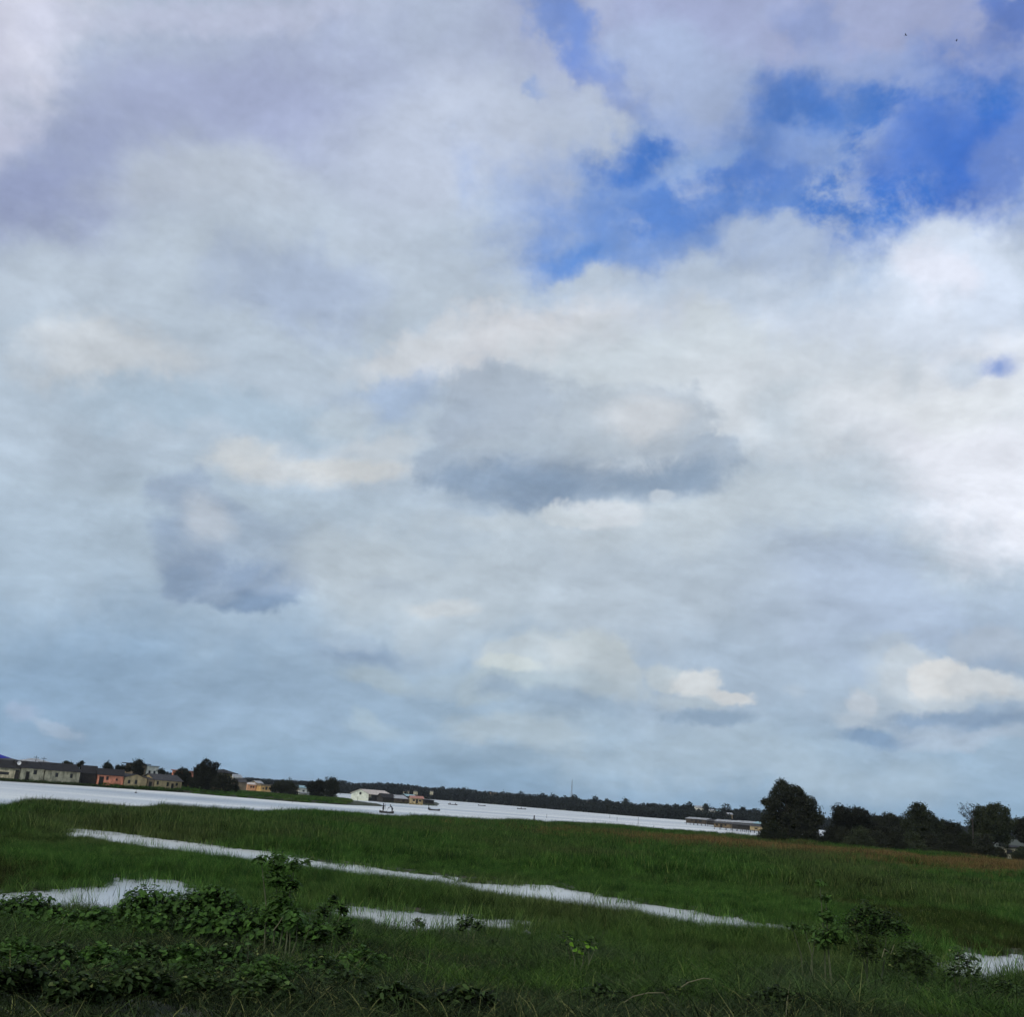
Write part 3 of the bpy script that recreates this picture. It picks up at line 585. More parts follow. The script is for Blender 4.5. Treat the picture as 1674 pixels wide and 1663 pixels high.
def house(name, label, cat, x0, x1, Y0, Y1, ptop, pridge, wall, roof, depth=6, kind='gable', windows=(), doors=(), group=None, stilts=False, over=0.35, zb=None, fence_posts=0):
    """x0, x1: photograph columns of the front wall's ends, at depths Y0, Y1; ptop, pridge: rows of wall top and ridge at mid."""
    xm = (x0 + x1) / 2; Ym = (Y0 + Y1) / 2
    a = at(x0, ptop, Y0); b_ = at(x1, ptop, Y1)
    w = math.hypot(b_.x - a.x, b_.y - a.y)
    rz = math.atan2(b_.y - a.y, b_.x - a.x)
    cx, cy = (a.x + b_.x) / 2, (a.y + b_.y) / 2
    if zb is None: zb = max(gz(cx, cy), 0.3) if not stilts else 0.7
    if zb == 'low': zb = at(xm, ptop, Ym).z - 2.0
    H = max(at(xm, ptop, Ym).z - zb, 1.2)
    rise = max(at(xm, pridge, Ym).z - zb - H, 0.15)
    e = empty(name, (cx, cy, zb), rz, label, cat, group)
    hw = w / 2
    ops = []
    for (px, wd, z0, z1) in windows:
        u = (px - x0) / (x1 - x0) * w - hw
        ops.append((u - wd / 2, u + wd / 2, H * z0, H * z1))
    dops = []
    for (px, wd, z1) in doors:
        u = (px - x0) / (x1 - x0) * w - hw
        dops.append((u - wd / 2, u + wd / 2, 0.0, H * z1))
    mb = MB(); openings_wall(mb, -hw, hw, 0, H, 0, ops + dops)
    bot = -0.6 if not stilts else 0
    D = depth
    mb.poly([(-hw, D, bot), (-hw, 0, bot), (-hw, 0, H), (-hw, D, H)]); mb.poly([(hw, 0, bot), (hw, D, bot), (hw, D, H), (hw, 0, H)])
    mb.poly([(hw, D, bot), (-hw, D, bot), (-hw, D, H), (hw, D, H)])
    if bot < 0: mb.poly([(-hw, 0, bot), (hw, 0, bot), (hw, 0, 0), (-hw, 0, 0)])
    mb.poly([(-hw, 0, bot), (-hw, D, bot), (hw, D, bot), (hw, 0, bot)])
    if kind == 'gable':          # ridge along the front; triangles at the ends
        for s in (-hw, hw): mb.poly([(s, 0, H), (s, D, H), (s, D / 2, H + rise)])
    if kind == 'gable_front':
        for y in (0, D): mb.poly([(-hw, y, H), (hw, y, H), (0, y, H + rise)])
    mb.build('wall', M[wall], e)
    o = over; k = 0.07; rb = MB()
    if kind == 'gable':
        dz = rise * o / (D / 2)
        rb.slab([(-hw - o, -o, H - dz), (hw + o, -o, H - dz), (hw + o, D / 2, H + rise), (-hw - o, D / 2, H + rise)], k)
        rb.slab([(-hw - o, D / 2, H + rise + .003), (hw + o, D / 2, H + rise + .003), (hw + o, D + o, H - dz), (-hw - o, D + o, H - dz)], k)
    elif kind == 'gable_front':
        dz = rise * o / hw
        rb.slab([(-hw - o, -o, H - dz), (0, -o, H + rise), (0, D + o, H + rise), (-hw - o, D + o, H - dz)], k)
        rb.slab([(0, -o, H + rise + .003), (hw + o, -o, H - dz), (hw + o, D + o, H - dz), (0, D + o, H + rise + .003)], k)
    elif kind == 'hip':
        i = min(hw * 0.8, D / 2)
        p = [(-hw - o, -o, H), (hw + o, -o, H), (hw + o, D + o, H), (-hw - o, D + o, H)]
        r0, r1 = (-hw + i, D / 2, H + rise), (hw - i, D / 2, H + rise)
        rb.poly([p[0], p[1], r1, r0]); rb.poly([p[1], p[2], r1]); rb.poly([p[2], p[3], r0, r1]); rb.poly([p[3], p[0], r0])
        rb.box(-hw - o, -o, H - 0.12, hw + o, D + o, H - 0.003)
    elif kind == 'shed':
        rb.slab([(-hw - o, -o, H), (hw + o, -o, H), (hw + o, D + o, H + rise), (-hw - o, D + o, H + rise)], k)
        for s in (-hw + .01, hw - .01): rb.poly([(s, 0, H), (s, D, H), (s, D, H + rise)])
        rb.poly([(-hw, D - .01, H), (hw, D - .01, H), (hw, D - .01, H + rise), (-hw, D - .01, H + rise)])
    else:
        rb.box(-hw - o, -o, H, hw + o, D + o, H + max(rise, .18))
    rb.build('roof', M[roof], e)
    for (a0, a1, c, d) in ops:
        f = MB(); t_ = 0.07
        for q in ((a0, a1, c, c + t_), (a0, a1, d - t_, d), (a0, a0 + t_, c + t_, d - t_), (a1 - t_, a1, c + t_, d - t_), ((a0 + a1) / 2 - .025, (a0 + a1) / 2 + .025, c + t_, d - t_)):
            f.box(q[0], 0.10, q[2], q[1], 0.16, q[3])
        wnd = f.build('window', M['dark_timber'], e)
        g_ = MB(); g_.box(a0 + t_, 0.12, c + t_, a1 - t_, 0.14, d - t_); g_.build('pane', M['window'], wnd)
    for (a0, a1, c, d) in dops:
        g_ = MB(); g_.box(a0, 0.11, c, a1, 0.16, d)
        for q in range(3): g_.box(a0 + .06 + q * (a1 - a0) / 3, 0.085, c + .05, a0 + (q + 1) * (a1 - a0) / 3 - .02, 0.11, d - .05)
        g_.build('door', M['dark_timber'], e)
    if stilts:
        n_ = max(2, int(w / 1.6))
        for i in range(n_ + 1):
            for y in (0.15, D - 0.15):
                u = -hw + .1 + (w - .2) * i / n_
                s = MB(); s.tube([(u, y, -zb - 0.7), (u + random.uniform(-.05, .05), y, 0)], [0.08, 0.07], 6); s.build('stilt', M['dark_timber'], e)
        f = MB(); f.box(-hw - .2, -0.9, -0.12, hw + .2, -0.01, -0.02); f.build('deck', M['timber'], e)
    return e
def bankY(px):                   # depth of the left shore behind column px
    py = np.interp(px, [-300, 0, 131, 200, 297], [1254.6, 1277.5, 1285.4, 1290, 1296.2])
    return gnd(px, py).y
HR = 'one-storey houses along the left shore'
def row(name, label, cat, x0, x1, ptop, pridge, wall, roof, back=2.0, **kw):
    return house(name, label, cat, x0, x1, bankY(x0) + back, bankY(x1) + back, ptop, pridge, wall, roof, **kw)
row('house', 'stained cream house cut off by the left edge under a dark roof', 'house', -75, 33, 1252.6, 1241, 'cream_wall', 'dark_roof', group=HR, depth=7, zb=.5,
    windows=((-40, .9, .45, .8), (8, 2.4, .35, .6)), doors=((-20, 1, .8), (30.5, 1.0, .85)))
row('house', 'mould stained cream house between left edge house and two window house', 'house', 35.2, 73, 1256.2, 1246, 'cream_wall', 'dark_roof', group=HR, depth=7, zb=.5,
    windows=((59, .9, .5, .85),), doors=((47, .9, .7),))
row('house', 'pale cream shore house with two small square dark windows, left of the dark shed', 'house', 74.5, 132, 1260.4, 1249, 'cream_wall', 'dark_roof', group=HR, depth=7, zb=.5,
    windows=((94, .75, .42, .78), (118, .7, .42, .78)))
row('wooden_shed', 'dark wooden shed standing between the two window cream house and the pink house', 'shed', 134, 159, 1264.5, 1252.5, 'dark_timber', 'dark_roof', back=3.2, depth=6, zb=.45, doors=((146, 1.2, .8),), over=.2)
row('house', 'salmon pink house with dark doorway on the left shore', 'house', 161, 203, 1267.6, 1258, 'pink_wall', 'dark_roof', group=HR, depth=7, zb=.5,
    windows=((176.5, .6, .5, .85), (192, .5, .5, .7)), doors=((167, 1.1, .8),))
row('house', 'tan house with its gable end to the water, right of the pink house', 'house', 204, 241, 1272.5, 1266.5, 'tan_wall', 'dark_roof', group=HR, depth=9, zb=.5, kind='gable_front',
    windows=((212, .6, .35, .75), (223.5, .65, .35, .8)))
row('lean_to', 'narrow brown lean-to wedged between the two tan shore houses', 'lean-to', 242, 252, 1275, 1271, 'brown_wall', 'grey_roof', zb=.5, depth=5, kind='shed', doors=((247, .8, .75),), over=.1)
row('house', 'tan house with three small windows at the right end of the shore row', 'house', 253.3, 298, 1276.6, 1267.5, 'tan_wall', 'grey_roof', group=HR, depth=8, zb=.5,
    windows=((258.5, .6, .45, .85), (275, .65, .35, .8), (290, .6, .45, .8)), doors=((283, .7, .7),))
house('blue_roofed_house', 'house with a bright blue roof rising behind the row at the left edge', 'house', -40, 20, 296, 300, 1238.8, 1232, 'cream_wall', 'blue_roof', kind='hip', depth=8)
house('hip_roofed_house', 'house with grey hipped roof just below the bright blue roof', 'house', -20, 36, 282, 284, 1244, 1239.5, 'cream_wall', 'grey_roof', kind='hip', depth=8)
house('hip_roofed_house', 'broad pale grey hipped roof behind the shore row, with poles beside it', 'house', 45, 91, 300, 306, 1248, 1241, 'cream_wall', 'pale_roof', kind='hip', depth=9)
house('white_building', 'bright white two-storey building above the tan shore houses', 'building', 241, 260, 328, 332, 1253.5, 1252.6, 'white_wall', 'pale_roof', kind='flat', depth=7, zb=1.0,
      windows=((246, .9, .55, .75), (254, .9, .55, .75)), over=.2)
house('grey_building', 'grey flat-roofed block with dark overhang left of the bright white building', 'building', 232, 240, 326, 328, 1250.5, 1249.2, 'brown_wall', 'dark_roof', kind='flat', depth=6, zb=1.0, over=.9)
house('pink_tower_house', 'narrow pinkish house between the round tree and the tall dark tree', 'house', 304, 317, 345, 348, 1262, 1260.5, 'pink_wall', 'red_roof', kind='flat', depth=6, zb=1.0, windows=((308, .8, .6, .8),))
house('hilltop_house', 'tan house with wide dark hipped roof right of the tall dark tree', 'house', 366, 380, 312, 314, 1264.6, 1258.4, 'tan_wall', 'dark_roof', kind='hip', depth=6, zb=.7, over=1.3,
      windows=((371, .7, .7, .85), (376, .7, .7, .85)))
house('far_house', 'small house with whitish roof above the bushes, left of the orange house', 'house', 382, 396, 430, 432, 1271, 1267, 'white_wall', 'pale_roof', depth=6, zb=.8)
house('far_house', 'low house with a long grey roof directly left of the orange house', 'house', 389, 404, 400, 402, 1279, 1273.5, 'brown_wall', 'grey_roof', depth=6, zb=.8)
house('far_house', 'small orange walled house at the water behind the grass spit', 'house', 405.5, 419, 470, 472, 1283, 1280, 'orange_wall', 'cream_roof', depth=6, zb=.6, windows=((411, .8, .3, .7), (415, .8, .3, .7)))
house('far_house', 'grey roofed house between the orange and the yellow ochre house', 'house', 420.5, 430, 500, 502, 1281, 1277.3, 'brown_wall', 'pale_roof', depth=6, zb=.7)
house('far_house', 'yellow ochre house with dark openings at the water behind the grass spit', 'house', 427, 444, 470, 474, 1285.4, 1283, 'yellow_wall', 'brown_wall', depth=6, zb=.6, kind='flat',
      windows=((431, .9, .2, .6), (436, 1.1, .1, .8), (441, .8, .3, .7)))
house('white_cabin', 'tiny white cabin showing between the trunks of the spit trees', 'cabin', 458, 463, 352, 353, 1296, 1294, 'white_wall', 'pale_roof', depth=3, zb=.5)
house('white_house', 'white house with teal roof between the two dark tree groups on the spit', 'house', 489, 502, 372, 374, 1288.3, 1285, 'white_wall', 'teal_roof', depth=5, zb=.5, windows=((497, .8, .5, .7),))
house('boat_shed', 'low shed with broad white roof in front of the white house on the spit', 'shed', 489, 505, 342, 344, 1302, 1297.5, 'white_wall', 'pale_roof', depth=5, zb=.4)
IS = 'houses on the low islet behind the canoe'
house('long_house', 'long house with cream roof and sunlit gable end on the islet', 'house', 603, 641, 402, 424, 1299.5, 1293, 'dark_timber', 'cream_roof', depth=7, zb=.5, group=IS, over=.5,
      windows=((608, 1.6, .3, .8), (617, 1.6, .3, .8)), doors=((613, 1.2, .8), (630, 1.6, .8)))
# panel over the gable end, the sunlight on it put into its pale colour
lh = [o for o in C.objects if o.name.startswith('long_house')][0]
_w = [c for c in lh.children if c.name.startswith('roof')][0]
hwv = max(v.co.x for v in _w.data.vertices) - .5
hh = [c for c in lh.children if c.name.startswith('wall')][0]
Hh = sorted({round(v.co.z, 3) for v in hh.data.vertices})
g_ = MB(); x_ = -hwv - 0.06
g_.poly([(x_, 0, -.5), (x_, 7, -.5), (x_, 7, Hh[-2]), (x_, 3.5, Hh[-1]), (x_, 0, Hh[-2])][::-1])
g_.poly([(x_ + .05, 0, -.5), (x_ + .05, 7, -.5), (x_ + .05, 7, Hh[-2]), (x_ + .05, 3.5, Hh[-1]), (x_ + .05, 0, Hh[-2])])
ge = g_.build('sunlit_gable_wall', M['pale_sunlit_wall'], lh); ge['label'] = 'gable end coloured pale for the sun on it'
g_ = MB(); g_.box(x_ - .03, 3.0, 1.6, x_ - .002, 3.8, 2.5); g_.build('window', M['window'], lh)
for u in (605.5, 622):
    k = (u - 603) / 38 * 2 * hwv - hwv
    g_ = MB(); g_.box(k - .8, -.05, .8, k + .8, -.004, 2.2); p_ = g_.build('wall_panel', M['cream_wall'], lh)
house('timber_house', 'dark timber house right of the long cream roofed house, nearly black', 'house', 626, 645, 396, 398, 1304.5, 1298.5, 'dark_timber', 'dark_roof', depth=6, zb=.5, group=IS, doors=((634, 1, .8),))
house('timber_house', 'dark timber house with a bluish pale roof in the middle of the islet', 'house', 646, 667, 397, 399, 1306.5, 1301, 'timber', 'pale_roof', depth=6, zb=.5, group=IS, kind='shed', windows=((652, .8, .4, .7),), doors=((660, 1, .8),))
house('timber_house', 'house with small teal roof peeping up behind the tan house', 'house', 665, 680, 420, 422, 1302.5, 1299.5, 'timber', 'teal_roof', depth=5, zb=.5, group=IS)
house('tan_house', 'small tan house with pinkish red roof near the islet end', 'house', 672, 692, 396, 397, 1305.5, 1302.2, 'tan_wall', 'red_roof', depth=5, zb=.5, group=IS, windows=((677, .8, .35, .75), (687, .8, .35, .75)), doors=((682, .9, .8),))
house('stilt_hut', 'dark open hut on stilts at the right tip of the islet', 'hut', 694, 709.5, 396, 398, 1309.5, 1308, 'dark_timber', 'dark_roof', depth=4, stilts=True, group=IS, kind='shed', windows=((699, .8, .3, .8), (705, .8, .3, .8)))
VG = 'stilt houses in the water by the big tree'
house('stilt_house', 'brown stilt house standing alone at the left end of the water village', 'house', 1121.5, 1154, 398, 392, 1339.5, 1337.2, 'timber', 'pale_roof', depth=5, stilts=True, group=VG, windows=((1131, .8, .4, .8), (1145, 1.2, .3, .8)), doors=((1138, .9, .8),))
house('stilt_house', 'dark stilt house second from the left end of the water village', 'house', 1156, 1168, 385, 383, 1342.5, 1340, 'dark_timber', 'grey_roof', depth=5, stilts=True, group=VG)
house('stilt_house', 'brown fronted stilt house nearest the grass in the water village', 'house', 1167, 1195, 322, 318, 1347, 1344.2, 'brown_wall', 'grey_roof', depth=4, stilts=True, group=VG, windows=((1172, .7, .3, .8), (1186, .7, .4, .8)), doors=((1179, .8, .8),))
house('stilt_house', 'nearly black stilt house between the brown fronted one and the big tree one', 'house', 1197, 1224, 314, 308, 1350, 1346.8, 'dark_timber', 'grey_roof', depth=4, stilts=True, group=VG, windows=((1212, .9, .4, .8),))
house('stilt_house', 'light tan stilt house half hidden by the big dark tree', 'house', 1226, 1252, 306, 300, 1351.5, 1349, 'tan_wall', 'grey_roof', depth=4, stilts=True, group=VG, windows=((1236, 1.2, .3, .6),))
house('stilt_house', 'stilt house with white roof behind the nearly black one', 'house', 1201, 1231, 350, 346, 1345.5, 1342.6, 'timber', 'pale_roof', depth=6, stilts=True, group=VG)
house('stilt_house', 'stilt house with teal roof directly left of the big dark tree', 'house', 1232, 1252, 345, 342, 1347.2, 1344.2, 'timber', 'teal_roof', depth=6, stilts=True, group=VG)
house('stilt_house', 'stilt house with low grey roof behind the brown fronted one', 'house', 1169, 1198, 372, 368, 1343.4, 1340.8, 'brown_wall', 'pale_roof', depth=5, stilts=True, group=VG)
house('roadside_house', 'low stained house glimpsed under the trees at the right edge', 'house', 1641, 1700, 186, 184, 1387, 1384.5, 'cream_wall', 'dark_roof', depth=6, zb=.3, windows=((1650, .9, .4, .8),))
FH = 'tiny houses in the far wood'
for i, (x0, x1, Y, pt, pr, wl_, rf, lb) in enumerate((
    (801, 811, 860, 1299, 1296.5, 'cream_wall', 'brown_wall', 'brownish house tucked between far treetops left of the radio mast'),
    (1138, 1150, 640, 1321, 1318, 'white_wall', 'pale_roof', 'white house highest in the far wood above the water village'),
    (1158, 1168, 640, 1325.5, 1323.5, 'white_wall', 'pale_roof', 'pale house in the far wood, second right of the highest white one'),
    (1172, 1179, 640, 1327, 1325, 'cream_wall', 'teal_roof', 'bluish house in the far wood, left of the tall treetop over the water village'),
    (1190, 1198, 600, 1332, 1329.5, 'brown_wall', 'pale_roof', 'grey house low in the far wood above the white stilt roofs'),
    (1067, 1074, 650, 1335, 1333, 'cream_wall', 'pale_roof', 'little pale hut at the waterline left of the water village'),
    (659, 669, 860, 1294, 1291.5, 'cream_wall', 'grey_roof', 'greyish house in the far wood above the islet houses'),
    (676, 683, 860, 1294.5, 1292, 'cream_wall', 'grey_roof', 'pale house in the far wood right above the tan islet house'),
    (703, 708, 850, 1294.5, 1292.5, 'cream_wall', 'grey_roof', 'grey hut in the far wood right of the islet'),
    (960, 968, 760, 1310.5, 1309, 'cream_wall', 'grey_roof', 'cream house in the far wood right of the radio mast'))):
    house('far_house', lb, 'house', x0, x1, Y + 40, Y + 40, pt, pr, wl_, rf, depth=6, group=FH, over=.2, zb='low')

# ------------------------------------------------------------------ masts, posts, dish
def pole(name, label, cat, px, ptop, Y, z0, r=0.06, group=None, lean=0.0, mat='dark_timber', extra=None):
    p = at(px, ptop, Y)
    e = empty(name, (p.x, p.y, z0), 0, label, cat, group)
    h = p.z - z0
    m = MB(); m.tube([(0, 0, -0.8), (lean * h * .5, 0, h * .5), (lean * h, 0, h)], [r, r * .9, r * .7], 6); m.build('pole', M[mat], e)
    if extra: extra(e, h)
    return e
def crossarm(e, h):
    m = MB(); m.box(-.7, -.05, h - .5, .7, .05, h - .38); m.build('crossarm', M['dark_timber'], e)
pole('utility_pole', 'left one of the thin poles above the pale hipped roof', 'pole', 60, 1236, 292, .7, .08, extra=crossarm)
pole('utility_pole', 'right one of the thin poles above the pale hipped roof', 'pole', 72.5, 1238, 292, .7, .08, extra=crossarm)
pole('utility_pole', 'pole standing right of the bright white building', 'pole', 266, 1255, 330, .7, .12, extra=crossarm)
# lattice mast
p = at(935.5, 1273, 1120)
mast = empty('radio_mast', (p.x, p.y, 2.0), 0, 'tall thin lattice mast rising out of the far wood', 'mast')
Hm = p.z - 2.0; nseg = 22
for k in range(3):
    m = MB(); a0 = k * 2.094
    m.tube([(1.6 * math.cos(a0), 1.6 * math.sin(a0), 0), (.25 * math.cos(a0), .25 * math.sin(a0), Hm * .93)], [.16, .10], 5); m.build('leg', M['metal'], mast)
m = MB()
for s in range(nseg):
    z0, z1 = Hm * .93 * s / nseg, Hm * .93 * (s + 1) / nseg
    for k in range(3):
        q0 = 1.6 - 1.35 * s / nseg; q1 = 1.6 - 1.35 * (s + 1) / nseg; a0, a1 = k * 2.094, (k + 1) * 2.094
        m.tube([(q0 * math.cos(a0), q0 * math.sin(a0), z0), (q1 * math.cos(a1), q1 * math.sin(a1), z1)], [.07, .07], 4)
        m.tube([(q1 * math.cos(a0), q1 * math.sin(a0), z1), (q1 * math.cos(a1), q1 * math.sin(a1), z1)], [.06, .06], 4)
m.build('bracing', M['metal'], mast)
m = MB(); m.tube([(0, 0, Hm * .92), (0, 0, Hm)], [.14, .06], 6); m.build('antenna', M['metal'], mast)
pole('mooring_post', 'stout dark post in the water just beyond the grass edge, mid photo', 'post', 873.5, 1333.5, 176, 0, .13)
for x, pt, Y, lb in ((585, 1303, 300, 'leaning stake at the tip of the grass spit'),
                     (894, 1331, 300, 'faint thin stake right of the stout dark post'),
                     (997, 1331.5, 420, 'very thin stake left in the water below the radio mast side'),
                     (1009, 1336, 330, 'short thin stake in open water, left of the taller one'),
                     (1043.5, 1337, 240, 'tall thin stake in the water, midway between mast and water village'),
                     (479, 1303, 246, 'stake at the near edge of the grass spit before the dark trees'),
                     (1069, 1350, 195, 'short stake close to the grass left of the water village')):
    pole('fishing_stake', lb, 'stake', x, pt, Y, 0, .05, group='stakes standing in the lake')
# satellite dish on the left roof
p = at(31, 1251.5, bankY(31) + 3)
d = empty('satellite_dish', p, 0.2, 'small white satellite dish on the dark roof at the left', 'satellite dish')
m = MB(); n = 14
ring = lambda r, y: [(r * math.cos(2 * math.pi * i / n), y, r * math.sin(2 * math.pi * i / n) + .5) for i in range(n)]
a_, b_, c_ = ring(.45, -.16), ring(.25, -.05), ring(.47, -.14)
for i in range(n):
    j = (i + 1) % n
    m.poly([a_[i], a_[j], b_[j], b_[i]]); m.poly([b_[i], b_[j], (0, 0, .5)]); m.poly([c_[j], c_[i], (0, .05, .5)])
m.build('reflector', M['white_metal'], d)
m = MB(); m.tube([(0, .05, -.5), (0, .05, .5)], [.03, .03], 6); m.build('mount', M['metal'], d)
m = MB(); m.tube([(0, 0, .1), (0, -.5, .45)], [.015, .015], 5); m.box(-.04, -.56, .42, .04, -.48, .52); m.build('feed_arm', M['metal'], d)

# ------------------------------------------------------------------ people and boats
def skin_mesh(name, nodes, edges, mat, parent, sub=1):
    me = bpy.data.meshes.new(name); me.from_pydata([n[:3] for n in nodes], edges, []); me.update()
    o = link(name, me, parent, mat)
    sk = o.modifiers.new('skin', 'SKIN'); sk.use_smooth_shade = True
    for i, n in enumerate(nodes):
        me.skin_vertices[0].data[i].radius = (n[3], n[3]); me.skin_vertices[0].data[i].use_root = (i == 0)
    s = o.modifiers.new('sub', 'SUBSURF'); s.levels = s.render_levels = sub
    return o
def person(label, loc, rz, joints, shirt, group=None):
    e = empty('person', loc, rz, label, 'person', group)
    J = joints; nodes, edges, idx = [], [], {}
    def add(k, p, r): idx[k] = len(nodes); nodes.append((*p, r)); return idx[k]
    rr = dict(pelvis=.13, waist=.115, chest=.145, neck=.055, head0=.075, head=.10, crown=.07, shl=.06, shr=.06, ell=.045, elr=.045, wrl=.030, wrr=.030, hal=.034, har=.034,
              hpl=.095, hpr=.095, knl=.06, knr=.06, anl=.04, anr=.04, tol=.035, tor=.035)
    for k in J: add(k, J[k], rr[k])
    for a, b_ in (('pelvis', 'waist'), ('waist', 'chest'), ('chest', 'neck'), ('neck', 'head0'), ('head0', 'head'), ('head', 'crown'), ('chest', 'shl'), ('chest', 'shr'), ('shl', 'ell'), ('shr', 'elr'),
                  ('ell', 'wrl'), ('elr', 'wrr'), ('wrl', 'hal'), ('wrr', 'har'), ('pelvis', 'hpl'), ('pelvis', 'hpr'), ('hpl', 'knl'), ('hpr', 'knr'), ('knl', 'anl'), ('knr', 'anr'), ('anl', 'tol'), ('anr', 'tor')):
        edges.append((idx[a], idx[b_]))
    for hnd, wr in (('hal', 'wrl'), ('har', 'wrr')):     # four fingers curled and a thumb from the side of the palm
        d = (Vector(J[hnd]) - Vector(J[wr])).normalized(); s = d.orthogonal().normalized(); c = d.cross(s)
        for q, (off, ln) in enumerate(((-.025, .065), (-.008, .075), (.009, .07), (.025, .055))):
            b0 = Vector(J[hnd]) + s * off + d * .02
            i = add(f'{hnd}{q}', b0 + d * ln * .5, .009); j = add(f'{hnd}{q}b', b0 + d * ln * .7 + c * ln * .5, .008)
            edges.append((idx[hnd], i)); edges.append((i, j))
        i = add(hnd + 't', Vector(J[hnd]) - s * .05 + c * .02, .010); j = add(hnd + 'u', Vector(J[hnd]) - s * .055 + d * .035 + c * .035, .009)
        edges += [(idx[wr], i), (i, j)]
    skin_mesh('body', nodes, edges, M['skin'], e)
    f = Vector(J['head']); fd = Vector((0, -1, 0))
    m = MB(); m.tube([f + Vector((0, -.085, -.005)), f + Vector((0, -.115, -.03)), f + Vector((0, -.09, -.04))], [.008, .016, .012], 5); m.build('nose', M['skin'], e)
    for s in (-1, 1):
        m = MB(); m.tube([f + Vector((s * .095, 0, .025)), f + Vector((s * .112, .01, 0)), f + Vector((s * .095, 0, -.03))], [.01, .018, .01], 5); m.build('ear', M['skin'], e)
        m = MB(); m.tube([f + Vector((s * .035 - .012, -.092, .01)), f + Vector((s * .035 + .012, -.092, .01))], [.009, .009], 5); m.build('eye', M['window'], e)
    m = MB(); m.tube([f + Vector((-.025, -.09, -.055)), f + Vector((.025, -.09, -.055))], [.008, .008], 5); m.build('mouth', M['hull'], e)
    skin_mesh('hair', [(*(f + Vector((0, .02, .05))), .098), (*(f + Vector((0, .03, .09))), .08), (*(f + Vector((0, .07, .0))), .07)], [(0, 1), (0, 2)], M['hull'], e)
    S = [('pelvis', .15), ('waist', .14), ('chest', .165), ('shl', .085), ('shr', .085), ('ell', .06), ('elr', .06)]
    nn = []
    for k, r in S:
        p_ = Vector(J[k])
        if k in ('ell', 'elr'): p_ = Vector(J['sh' + k[-1]]).lerp(p_, .75)
        nn.append((*p_, r))
    skin_mesh('shirt', nn, [(0, 1), (1, 2), (2, 3), (2, 4), (3, 5), (4, 6)], M[shirt], e)
    T = [(*J['pelvis'], .155), (*J['hpl'], .115), (*J['hpr'], .115), (*Vector(J['hpl']).lerp(Vector(J['knl']), .85), .085), (*Vector(J['hpr']).lerp(Vector(J['knr']), .85), .085)]
    skin_mesh('shorts', T, [(0, 1), (0, 2), (1, 3), (2, 4)], M['dark_cloth'], e)
    return e
STAND = dict(pelvis=(0, 0, .92), waist=(0, 0, 1.06), chest=(0, -.01, 1.30), neck=(0, 0, 1.46), head0=(0, -.01, 1.52), head=(0, -.02, 1.60), crown=(0, 0, 1.68),
             shl=(.19, 0, 1.40), shr=(-.19, 0, 1.40), ell=(.27, -.12, 1.15), elr=(-.27, -.12, 1.18), wrl=(.10, -.32, 1.20), wrr=(-.02, -.34, 1.36), hal=(.03, -.36, 1.24), har=(.03, -.38, 1.42),
             hpl=(.10, 0, .86), hpr=(-.10, 0, .86), knl=(.13, -.04, .48), knr=(-.13, .02, .48), anl=(.13, .02, .08), anr=(-.13, .08, .08), tol=(.14, -.12, .04), tor=(-.14, -.06, .04))
BEND = dict(STAND, waist=(0, -.06, 1.04), chest=(0, -.24, 1.24), neck=(0, -.36, 1.36), head0=(0, -.40, 1.40), head=(0, -.45, 1.46), crown=(0, -.45, 1.55), shl=(.18, -.28, 1.32), shr=(-.18, -.28, 1.32),
            ell=(.22, -.48, 1.12), elr=(-.22, -.48, 1.12), wrl=(.14, -.66, .98), wrr=(-.10, -.70, 1.06), hal=(.10, -.72, .93), har=(-.06, -.77, 1.02), knl=(.14, -.10, .48), knr=(-.14, .10, .48))
SIT = dict(STAND, pelvis=(0, 0, .30), waist=(0, -.02, .44), chest=(0, -.06, .68), neck=(0, -.07, .84), head0=(0, -.09, .90), head=(0, -.10, .98), crown=(0, -.09, 1.06), shl=(.19, -.06, .78), shr=(-.19, -.06, .78),
           ell=(.25, -.2, .56), elr=(-.25, -.2, .56), wrl=(.12, -.38, .56), wrr=(-.06, -.40, .62), hal=(.06, -.43, .58), har=(0, -.46, .66), hpl=(.1, -.02, .28), hpr=(-.1, -.02, .28),
           knl=(.14, -.42, .46), knr=(-.14, -.42, .46), anl=(.13, -.40, .10), anr=(-.13, -.40, .10), tol=(.13, -.56, .06), tor=(-.13, -.56, .06))
